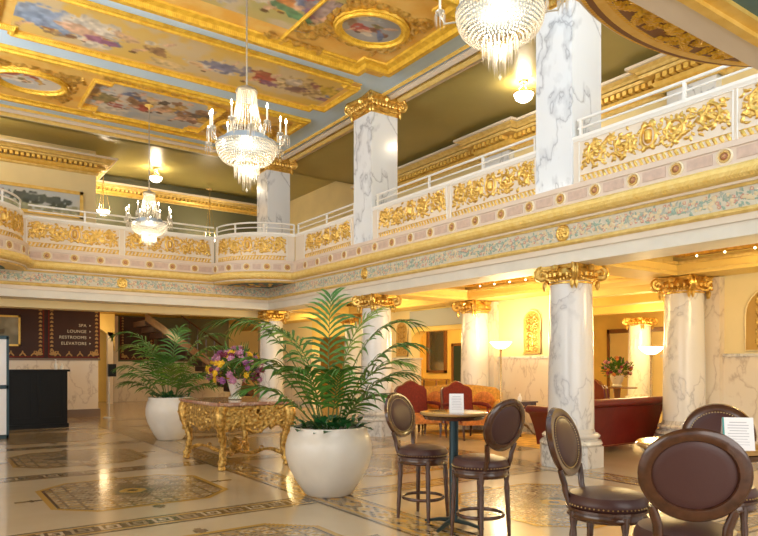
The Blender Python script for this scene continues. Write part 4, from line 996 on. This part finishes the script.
# camera-right direction has azimuth about -35 deg, camera-forward about +55 deg
def az(deg): return R(deg-35.2)
F = [(az(178), 1.22, 2.15, 2.2), (az(165), 1.36, 1.95, 2.3), (az(188), 1.05, 1.45, 1.7), (az(200), .8, 1.1, 1.3),
     (az(95), 1.5, 1.68, .55), (az(40), 1.46, 1.66, 1.2), (az(10), 1.36, 1.8, 1.9), (az(-8), 1.18, 1.55, 1.7), (az(4), .95, 1.2, 1.4), (az(-25), 1.1, 1.3, 1.6),
     (az(-70), 1.25, 1.0, 1.5), (az(-110), 1.2, 1.05, 1.4), (az(150), 1.35, 1.6, 1.6), (az(-160), 1.2, 1.2, 1.6), (az(-45), .8, .9, 1.1)]
palm(3.84, 6.45, .76, 'tall kentia palm in the bigger planter with long arching fronds', F, 5, 160)
F2 = [(az(180), 1.38, 2.0, 2.2), (az(165), 1.2, 1.75, 1.9), (az(192), .95, 1.2, 1.4), (az(8), 1.38, 1.95, 2.2), (az(-10), 1.2, 1.7, 1.9), (az(20), .85, 1.1, 1.2), (az(90), 1.5, 1.55, .8), (az(0), .6, .9, 1.1), (az(182), .6, 1.0, 1.1),
      (az(-60), 1.15, 1.05, 1.4), (az(-120), 1.15, 1.1, 1.4), (az(-90), 1.3, 1.1, 1.2), (az(150), 1.35, 1.5, 1.5), (az(30), 1.3, 1.4, 1.5), (az(-150), .9, .95, 1.3), (az(-30), .9, .95, 1.2)]
palm(4.05, 12.95, .82, 'bushier palm in the planter behind the gilded table', F2, 9, 90)
# ---------------------------------------------------------------- gilded console table and bouquet
e = empty('console_table', (3.95, 9.45, 0), label='carved gilded table with red marble top beside the big planter', cat='table')
hx, hy, tz = .60, .83, .955
mb = MB(); o = []
for q in range(4):
    sx, sy = ((-1,-1),(1,-1),(1,1),(-1,1))[q]; o += [(sx*(hx-.06*(q % 2 == 0)), sy*(hy-.0))] if 0 else [(sx*hx, sy*hy)]
mb.prism(o, tz-.035, tz); mb.prism([(a*.975, b*.98) for a, b in o], tz-.05, tz-.035); mk('top', mb, 'marble_red', e)
def apron(W, seed, mapf, nm):
    S = []; r = random.Random(seed); n = int(W/.01)
    for k, yy in enumerate((.405, .38)): S.append((line((0, yy), (W, yy), n), .016, 0, .9))
    for k in range(n):   # scalloped lower edge
        x = W*k/n; S.append(([(x, .08+.05*abs(2*x/W-1)-.05*math.cos((x/W-.5)*4*PI))], .02, 0, 1))
    for k in range(int(W/.035)*7):
        x = r.uniform(.02, W-.02); y = r.uniform(.08+.06*abs(2*x/W-1), .38); P, rr = leaf(x, y, r.random()*6.28, r.uniform(.06, .12), .019, r.uniform(-2.5, 2.5), 6); S.append((P, rr, 0, 1.1))
    for c in (.25, .5, .75): S.append((spiral(W*c, .19, .07, 1, 1.4, 1, 30), .016, 0, 1.2)); S.append(([(W*c, .19)], .035, 0, 1.2))
    relief(nm, W, .43, .0105, S, 'gold_antique', mapf, e, back=-.01)
zz = tz-.05-.42
apron(1.10, 1, lambda x, y, h: (-.55+x, -.76-h, zz+y), 'apron'); apron(1.56, 2, lambda x, y, h: (-.53-h, -.78+x, zz+y), 'apron')
apron(1.56, 3, lambda x, y, h: (.53+h, -.78+x, zz+y), 'apron'); apron(1.10, 4, lambda x, y, h: (-.55+x, .76+h, zz+y), 'apron')
mb = MB(); mb.box(-.52, .52, -.75, .75, tz-.1, tz-.05); mk('subframe', mb, 'gold_old', e)
for sx in (-1, 1):
    for sy in (-1, 1):
        u = Vector((sx, sy, 0)).normalized(); c = Vector((sx*.50, sy*.73, 0)); r_ = random.Random(8)
        prof = [(.02, .905, .06), (.05, .84, .075), (.065, .75, .072), (.05, .64, .06), (.01, .53, .048), (-.03, .42, .042), (-.045, .32, .038), (-.035, .22, .036), (-.01, .14, .04), (.01, .09, .05)]
        prof = [(a, z, q*1.18) for a, z, q in prof]; mb = MB(); mb.tube([c+u*a+Vector((0,0,z)) for a, z, q in prof], [q for a, z, q in prof], 12)
        mb.lathe([(.03, 0), (.052, .01), (.056, .04), (.045, .06), (.05, .08), (.042, .11)], 14, c=tuple(c+u*.01))
        for k in range(90):
            t = r_.random(); i = int(t*9); a, z, q = prof[i]; th = r_.random()*6.28; w = Vector((math.cos(th), math.sin(th), 0)); mb.ball(c+u*a+w*q*.9+Vector((0,0,z+r_.uniform(-.04, .04))), r_.uniform(.012, .024), 6, 1.5)
        sp = spiral(0, 0, .06, 0, 1.4, 1, 24)
        mb.tube([c+u*(.05+a)+Vector((0,0,.8+b)) for a, b in sp], .013, 6)
        mk('leg', mb, 'gold_antique', e)
for sx in (-1, 1):
    for sy in (-1, 1):
        P = [Vector((sx*.46*(1-t/14), sy*.68*(1-t/14), .17+.05*math.sin(t/14*2*PI)+.03*t/14)) for t in range(15)]
        mb = MB(); mb.tube(P, [.026+.008*math.sin(t) for t in range(15)], 8); mb.tube([P[6]+Vector((.03*math.cos(t*.6), 0, .03+.03*math.sin(t*.6))) for t in range(12)], .01, 6); mk('stretcher', mb, 'gold_antique', e)
mb = MB(); mb.lathe([(.03, .12), (.08, .15), (.10, .2), (.07, .25), (.04, .27), (.07, .31), (.05, .35), (0, .38)], 16, mod=lambda a: 1+.1*math.cos(8*a)); mk('finial', mb, 'gold_antique', e)
e = empty('vase', (3.95, 9.45, tz), label='pale flared vase holding the bouquet on the gilded table', cat='vase')
mb = MB(); mb.lathe([(.07, 0), (.1, .01), (.1, .03), (.06, .06), (.075, .12), (.10, .22), (.12, .29), (.13, .31), (.11, .31), (.05, .15), (0, .15)], 28); fixn(mk('body', mb, 'ceramic', e, sharp=60))
def flower_mesh(r, n=7):
    mb = MB(); mb.ball((0,0,0), r*.55, 8)
    for ring, (q, el) in enumerate(((.55, .9), (.85, .35))):
        for k in range(n):
            a = 2*PI*(k+.5*ring)/n; d = Vector((math.cos(a)*math.cos(el), math.sin(a)*math.cos(el), math.sin(el))); w = Vector((-math.sin(a), math.cos(a), 0)); up = d.cross(w)
            c = d*r*q*.6
            mb.add([c-d*r*.3, c+w*r*.38+up*-r*.05, c+d*r*.5-w*0, c-w*r*.38+up*-r*.05, c+up*-r*.14], [(0,1,4), (1,2,4), (2,3,4), (3,0,4)], smooth=True)
    return mb
def bouquet(loc, lab, n, W, H, cols, seed, fs=.06, spikes=8):
    e = empty('flower_bouquet', loc, label=lab, cat='flowers'); r = random.Random(seed); protos = {}
    for k in range(n):
        a = r.random()*6.28; ph = math.acos(r.uniform(-.55, 1)); q = r.uniform(.82, 1.05); d = Vector((math.sin(ph)*math.cos(a)*W*q, math.sin(ph)*math.sin(a)*W*q, H*.45+math.cos(ph)*H*.62*q))
        c = r.choice(cols)
        if c not in protos: o = protos[c] = mk('blossom', flower_mesh(fs), c, e, sharp=0)
        else: o = protos[c].copy(); col.objects.link(o)
        o.location = d; nrm = Vector((d.x, d.y, d.z-H*.3)).normalized(); o.rotation_euler = nrm.to_track_quat('Z', 'Y').to_euler(); s = r.uniform(.75, 1.2); o.scale = (s, s, s)
    mb = MB()
    for k in range(520):
        a = r.random()*6.28; ph = math.acos(r.uniform(-.8, 1)); q = r.uniform(.3, 1.0); c = Vector((math.sin(ph)*math.cos(a)*W*q, math.sin(ph)*math.sin(a)*W*q, H*.42+math.cos(ph)*H*.6*q)); d = (c-Vector((0,0,H*.1))).normalized()+Vector((r.uniform(-.5,.5), r.uniform(-.5,.5), r.uniform(-.6,.3))); d.normalize(); sd = d.cross(Vector((r.random(), r.random(), 1))).normalized(); L = r.uniform(.06, .12)
        mb.add([c, c+d*L*.5+sd*L*.2, c+d*L, c+d*L*.5-sd*L*.2], [(0,1,2,3)])
    for k in range(spikes):
        a = r.random()*6.28; b = Vector((W*.4*math.cos(a), W*.4*math.sin(a), H*.9))
        for t in range(12): mb.ball(b+Vector((.05*math.cos(a)*t/12, .05*math.sin(a)*t/12, .018*t)), .02*(1-t/16), 5)
    mk('foliage', mb, 'palm_green', e)
    mb = MB()
    for k in range(14): a = k*.45; mb.tube([(0,0,-.12), (.06*math.cos(a), .06*math.sin(a), .1), (.25*W*math.cos(a), .25*W*math.sin(a), H*.5)], .006, 5)
    mk('stems', mb, 'stem_green', e); return e
bouquet((3.95, 9.45, tz+.22), 'big bouquet of yellow, mauve and purple flowers on the gilded table', 98, .40, .52, ['flower_yellow', 'flower_yellow', 'flower_purple', 'flower_mauve', 'flower_mauve', 'flower_mauve', 'flower_burgundy'], 4, .07)
# ---------------------------------------------------------------- lounge furniture
def rolled(mb, x0, x1, z0, h, out, r):
    """upright panel with outward roll at its top: profile (y, z), y<0 is outwards"""
    P = [(.02, z0)]+[(-out*(t/8)**1.6, z0+(h-z0-2*r)*t/8) for t in range(9)]
    c = (-out-r*.25, h-r); P += [(c[0]+r*math.cos(a), c[1]+r*math.sin(a)) for a in [PI*1.15-PI*1.35*t/12 for t in range(13)]]; P += [(.12, z0+.3), (.14, z0)]
    mb.prism(P, x0, x1, 'x', smooth=True)
e = empty('chesterfield_sofa', (9.73, 6.66, 0), label='red leather sofa with rolled back seen from behind, between two columns', cat='sofa')
L_ = 1.05
mb = MB(); rolled(mb, -L_, L_, .12, .93, .10, .075); fixn(mk('back', mb, 'leather_red', e, sharp=50))
mb = MB()
for t in range(60): mb.ball((-L_+2*L_*t/59, -.004, .14), .007, 5)
mk('nailheads', mb, 'nail', e)
for s in (-1, 1):
    mb = MB(); rolled(mb, 0, .92, .12, .80, .20, .075); T = Matrix.Translation((s*(L_-.0), 0, 0)) @ (Matrix.Rotation(PI/2, 4, 'Z') if s > 0 else Matrix(((0,1,0,0),(1,0,0,0),(0,0,1,0),(0,0,0,1))))
    mb.v = [tuple(T @ Vector(v)) for v in mb.v]; fixn(mk('arm', mb, 'leather_red', e, sharp=50))
mb = MB(); mb.box(-L_+.05, L_-.05, .08, .9, .12, .32); mk('base', mb, 'leather_red', e)
for k in range(3): mb = MB(); a = -L_+.13+.665*k; mb.box(a, a+.65, .14, .9, .32, .47); mk('seat_cushion', mb, 'leather_red', e)
for x in (-L_+.1, L_-.1):
    for y in (.06, .84): mb = MB(); mb.lathe([(.02, 0), (.045, .02), (.05, .06), (.03, .09), (.045, .12)], 12, c=(x, y, 0)); mk('foot', mb, 'wood_dark', e)
def armchair(x, y, d, lab, fab='fabric_red', seatm='fabric_orange', s=1.0):
    e = empty('armchair', (x, y, 0), face(d), label=lab, cat='armchair', group='red high-backed armchairs')
    P = [(-.36, .30), (-.36, .95), (-.30, 1.02), (-.2, 1.04), (-.1, 1.11), (0, 1.14), (.1, 1.11), (.2, 1.04), (.30, 1.02), (.36, .95), (.36, .30)]
    mb = MB(); n = len(P); mb.prism(P, -.42, -.30, 'y'); mb.v = [(a, b-.12*(c-.4), c) for a, b, c in mb.v]; mk('backrest', mb, fab, e)
    mb = MB(); mb.tube([(a, -.36-.12*(c-.4), c) for a, c in P[:1]+P[1:]], .022, 6); mk('back_trim', mb, 'wood_mid', e)
    mb = MB(); mb.prism([(-.34, -.32), (-.34, .30), (-.28, .34), (.28, .34), (.34, .30), (.34, -.32)], .30, .47); mk('seat', mb, seatm, e)
    for q in (-1, 1):
        mb = MB(); mb.tube([(q*.36, -.36, .68), (q*.38, -.1, .69), (q*.38, .15, .67), (q*.39, .22, .62)], [.03, .04, .04, .03], 8); mb.tube([(q*.36, .16, .64), (q*.35, .2, .45), (q*.33, .24, .34)], .022, 8); mk('arm', mb, fab, e)
        for yy in (-.32, .27): mb = MB(); mb.tube([(q*.3, yy, .32), (q*.315, yy*1.06, .2), (q*.30, yy*1.05, 0)], [.035, .028, .018], 8); mk('leg', mb, 'wood_dark', e)
    return e
armchair(8.42, 10.45, (-.15, -.98), 'left one of two dark red armchairs behind the bar table')
armchair(8.98, 9.62, (-.12, -.98), 'right one of two dark red armchairs behind the bar table')
armchair(13.0, 9.1, (.8, -.3), 'distant red armchair seen over the back of the leather sofa', 'leather_red', 'leather_red')
e = empty('settee', (9.75, 10.75, 0), face((-.72, -.70)), label='golden settee with orange cushions behind the two red armchairs', cat='sofa')
P = [(-.95, .2), (-.95, .86), (-.8, .97), (-.4, 1.02), (0, 1.04), (.4, 1.02), (.8, .97), (.95, .86), (.95, .2)]
mb = MB(); mb.prism(P, -.42, -.28, 'y'); mk('back', mb, 'fabric_gold', e)
mb = MB(); mb.box(-.95, .95, -.3, .38, .18, .36); mk('base', mb, 'fabric_gold', e)
for k in range(3): mb = MB(); mb.box(-.8+.54*k, -.28+.54*k, -.26, .38, .36, .48); mk('seat_cushion', mb, 'fabric_gold', e)
for q in (-1, 1):
    mb = MB(); mb.box(q*.88-.09, q*.88+.09, -.3, .38, .2, .56); mb.tube([(q*.88, -.3, .60), (q*.88, .4, .58)], .11, 12); mk('arm', mb, 'fabric_gold', e)
    for yy in (-.36, .32): mb = MB(); mb.tube([(q*.85, yy, .2), (q*.85, yy, 0)], [.035, .02], 8); mk('leg', mb, 'wood_dark', e)
for q, t in ((-.55, 'orange cushion at one end of the golden settee'), (.5, 'orange cushion at the end of the golden settee nearer the lamp')):
    T = Matrix.Translation((9.75, 10.75, 0)) @ Matrix.Rotation(face((-.72, -.70)), 4, 'Z'); c = T @ Vector((q, -.12, .70))
    mb = MB(); mb.ball((0,0,0), .2, 16, 1.0); mb.v = [(a*1.15*(1-.0*abs(b)), b*.35, z*1.0) for a, b, z in mb.v]; mk('cushion', mb, 'fabric_orange', None, loc=tuple(c), rot=(R(-12), 0, face((-.72, -.70))), label=t, cat='cushion')
def torchiere(x, y, h, lab, pw):
    e = empty('floor_lamp', (x, y, 0), label=lab, cat='lamp', group='tall brass uplighters in the lounge')
    mb = MB(); mb.lathe([(.15, 0), (.15, .015), (.05, .04), (.025, .08)], 24); mk('base', mb, 'brass', e)
    mb = MB(); mb.lathe([(.022, .05), (.022, .5), (.03, .52), (.018, .56), (.018, h-.12), (.03, h-.08), (.04, h-.05)], 14); mk('pole', mb, 'brass', e)
    mb = MB(); mb.lathe([(.03, h-.06), (.10, h-.04), (.17, h+.01), (.225, h+.08), (.235, h+.09), (.22, h+.085), (.09, h-.02), (0, h-.03)], 28); mk('bowl_shade', mb, 'lamp_bowl', e)
    L = bpy.data.lights.new('uplight', 'POINT'); L.energy = pw; L.color = (1,.76,.42); L.shadow_soft_size = .1
    o = bpy.data.objects.new('uplight', L); col.objects.link(o); o.parent = e; o.location = (0,0,h+.16)
torchiere(10.12, 9.83, 1.88, 'tall glowing floor lamp beside the wall between the armchairs and the large column', 75)
torchiere(11.5, 7.2, 1.74, 'tall floor lamp with white bowl behind the red leather sofa', 14)
e = empty('pedestal_table', (10.28, 9.44, 0), label='small dark pedestal table between the lamp and the large column', cat='table')
mb = MB(); mb.box(-.3, .3, -.24, .24, .69, .72); mk('top', mb, 'wood_dark', e)
mb = MB(); mb.box(-.27, .27, -.21, .21, .57, .69); mk('drawer_case', mb, 'wood_dark', e)
for x in (-.12, .12): mb = MB(); mb.ball((x, -.22, .63), .015, 8); mk('knob', mb, 'brass', e)
mb = MB(); mb.lathe([(.03, .2), (.045, .26), (.025, .34), (.03, .5), (.06, .57)], 14); mk('pedestal', mb, 'wood_dark', e)
for k in range(4): a = PI/4+k*PI/2; mb = MB(); mb.tube([(.02*math.cos(a), .02*math.sin(a), .26), (.15*math.cos(a), .15*math.sin(a), .2), (.27*math.cos(a), .27*math.sin(a), .05), (.32*math.cos(a), .32*math.sin(a), .015)], [.03, .025, .018, .02], 8); mk('foot', mb, 'wood_dark', e)
mb = MB(); mb.lathe([(.04, 0), (.045, .08), (.02, .12), (.015, .16)], 12); mk('white_bottle', mb, 'card_white', loc=(10.26, 9.42, .72), label='little white bottle on the small dark pedestal table', cat='bottle')
e = empty('hall_table', (14.9, 10.3, 0), label='round wooden table carrying the distant flowers', cat='table')
mb = MB(); mb.lathe([(0, .87), (.5, .87), (.5, .9), (0, .9)], 28); mk('top', mb, 'wood_mid', e)
mb = MB(); mb.lathe([(.2, 0), (.2, .04), (.05, .1), (.06, .5), (.1, .87)], 18); mk('pedestal', mb, 'wood_mid', e)
mb = MB(); mb.lathe([(.1, 0), (.13, .02), (.10, .08), (.16, .2), (.18, .3), (.12, .3), (0, .1)], 20); mk('vase', mb, 'ceramic', loc=(14.9, 10.3, .9), label='pale bowl vase under the distant pink flowers', cat='vase')
bouquet((14.9, 10.3, 1.16), 'distant bouquet of pink and burgundy flowers beyond the red sofa', 50, .36, .5, ['flower_burgundy', 'flower_mauve', 'flower_orange'], 14, .06, 0)
# ---------------------------------------------------------------- floor mosaics
KEY = ['########', '#......#', '#.####.#', '#.#..#.#', '#.#.##.#', '#.#....#', '..######']
WAVE = ['....##......##..', '..##..##..##..##', '##..oo..##..oo..', '#..oooo....oooo.', '##..oo..##..oo..', '..##..##..##..##', '....##......##..']
mos_mats = ['mos_cream', 'mos_dark', 'mos_gold', 'mos_brown', 'mos_green', 'mos_tan']
def band(name, x0, x1, yc, pat, cell=.030, horiz=True, z=.002):
    n = int((x1-x0)/cell); rows = len(pat); tot = rows+6; mb = MB(); w = tot*cell
    for j in range(tot):
        for i in range(n):
            if j in (0, tot-1): m = 1
            elif j in (1, tot-2): m = 5
            elif j in (2, tot-3): m = 2
            else:
                c = pat[(j-3) % rows][i % len(pat[0])]; m = 1 if c == '#' else (2 if c == 'o' else (0 if (i//len(pat[0])) % 2 else 5))
            a, b = x0+i*cell, yc-w/2+j*cell
            q = [(a, b, z), (a+cell, b, z), (a+cell, b+cell, z), (a, b+cell, z)]
            if not horiz: q = [(y, x, z) for x, y, z in q][::-1]
            o = len(mb.v); mb.v += q; mb.f.append([o, o+1, o+2, o+3]); mb.mi.append(m); mb.sm.append(False)
    struct(name, mb, mos_mats)
for i, y in enumerate((3.0, 6.3, 9.63, 12.96, 16.3)): band('trim_20', .1, 3.5, y, KEY); band('trim_20', 4.0, 7.3, y, KEY)
band('trim_21', .8, 19.5, 3.75, WAVE, .038, False, .0025)
band('trim_21', .8, 16.5, 7.45, WAVE, .036, False, .0025)
for y in (4.6, 7.95, 14): band('trim_22', 8.3, 10.9, y, KEY)
band('trim_21', 1.0, 7.3, 18.3, WAVE, .036, True)
def medal(cx, cy, first=[None]):
    if first[0]: o = first[0].copy(); col.objects.link(o); o.location = (cx, cy, .003); return
    N = 64; c = 1.92/N; mb = MB(); r = random.Random(2)
    for j in range(-6, N+6):
        for i in range(-10, N+10):
            u, v = (i+.5-N/2)/(N/2), (j+.5-N/2)/(N/2); a, b = abs(u), abs(v); m = -1
            if a < 1 and b < 1 and a+b < 1.62:
                e1 = min(1-a, 1-b, (1.62-a-b)*.7); rr = math.hypot(u, v); an = math.atan2(v, u)
                if e1 < .07: m = 2
                elif e1 < .10: m = 1
                elif rr < .15: m = 2 if rr > .06 else 1
                elif rr < .24: m = 4
                elif rr < .24+.20*abs(math.cos(2*an))**3 +.05: m = (3, 5, 1)[(i+j) % 3]
                elif (i % 5 in (0,) or j % 5 in (0,)) and rr > .40: m = 3 if (i*j) % 3 else 5
                elif (i+j) % 5 == 0: m = 3 if rr < .75 else 2
                elif (i-j) % 5 == 0: m = 5
                else: m = 5 if (i//5+j//5) % 3 == 0 else 0
            elif (b < .035 and a < 1.28) or (a < .035 and b < 1.18): m = 3
            elif math.hypot(a-1.12, b) < .05 or math.hypot(b-1.08, a) < .06: m = 1
            if m >= 0:
                x, y = (i-N/2)*c, (j-N/2)*c; o = len(mb.v); mb.v += [(x, y, 0), (x+c, y, 0), (x+c, y+c, 0), (x, y+c, 0)]; mb.f.append([o, o+1, o+2, o+3]); mb.mi.append(m); mb.sm.append(False)
    first[0] = struct('trim_23', mb, mos_mats, loc=(cx, cy, .003))
for y in (4.65, 7.97, 11.3, 14.6):
    for x in (2.05, 5.6): medal(x, y)
# ---------------------------------------------------------------- lights and camera
def area(loc, to, sx, sy, e, c, sp=PI):
    L = bpy.data.lights.new('area', 'AREA'); L.shape = 'RECTANGLE'; L.size = sx; L.size_y = sy; L.energy = e; L.color = c; L.spread = sp
    o = bpy.data.objects.new('added_fill_light', L); col.objects.link(o); o.location = loc; o.rotation_euler = (Vector(to)-Vector(loc)).to_track_quat('-Z', 'Y').to_euler()  # unseen area lights added as fill; no windows stand behind them
def pt(loc, e, c=(1,.72,.36), s=.15):
    L = bpy.data.lights.new('lamp', 'POINT'); L.energy = e; L.color = c; L.shadow_soft_size = s; o = bpy.data.objects.new('lamp', L); col.objects.link(o); o.location = loc  # point light added without a fixture
for p in ((9.2, 3.6, 2.6), (9.2, 8.4, 2.6), (9.2, 13.4, 2.6), (13.5, 8.5, 2.6), (9.3, 18.5, 2.7)): pt(p, 75, (1,.76,.34), .3)
for p in ((14, 13, 2.4), (13.5, 19, 2.4), (17.5, 11, 2.4), (15.5, 16, 2.4)): pt(p, 150, (1,.74,.32), .3)  # added to brighten the far hall, no lamp bodies here
for p in ((-1.5, 18, 2.8), (5.6, 18.4, 2.8), (5.3, 25, 2.7)): pt(p, 26, (1,.74,.42), .3)
area((-6, 5, 3.2), (5, 9, 2.8), 9, 5, 400, (1,.97,.92))
area((2, -5, 3.0), (5, 9, 3.6), 9, 5, 380, (1,.96,.9))
area((-2.6, 9, 4.1), (1.2, 9, 7.1), 12, 1.6, 430, (.88,.94,1), 1.9)  # unseen uplight added to brighten the blue ceiling
area((4, -.6, 5.0), (4, 3.5, 7.1), 6, 1.4, 180, (.9,.95,1), 1.9)  # second added uplight for the ceiling, from the near end
w = bpy.data.worlds.new('world'); bpy.context.scene.world = w; w.use_nodes = True
w.node_tree.nodes['Background'].inputs[0].default_value = (1,.95,.88,1); w.node_tree.nodes['Background'].inputs[1].default_value = .7
cam = bpy.data.cameras.new('camera'); co = bpy.data.objects.new('camera', cam); col.objects.link(co)
cam.sensor_width = 36; cam.lens = 36*649/758; cam.shift_y = 96/758; cam.clip_start = .05
co.location = (0, 0, 1.5); co.rotation_euler = (PI/2, 0, -R(35.2))
sc = bpy.context.scene; sc.camera = co
sc.view_settings.view_transform = 'Standard'; sc.view_settings.look = 'None'; sc.view_settings.gamma = 1; sc.view_settings.exposure = 0.15
try: sc.cycles.use_denoising = True; sc.cycles.max_bounces = 8; sc.cycles.sample_clamp_indirect = 8
except Exception: pass
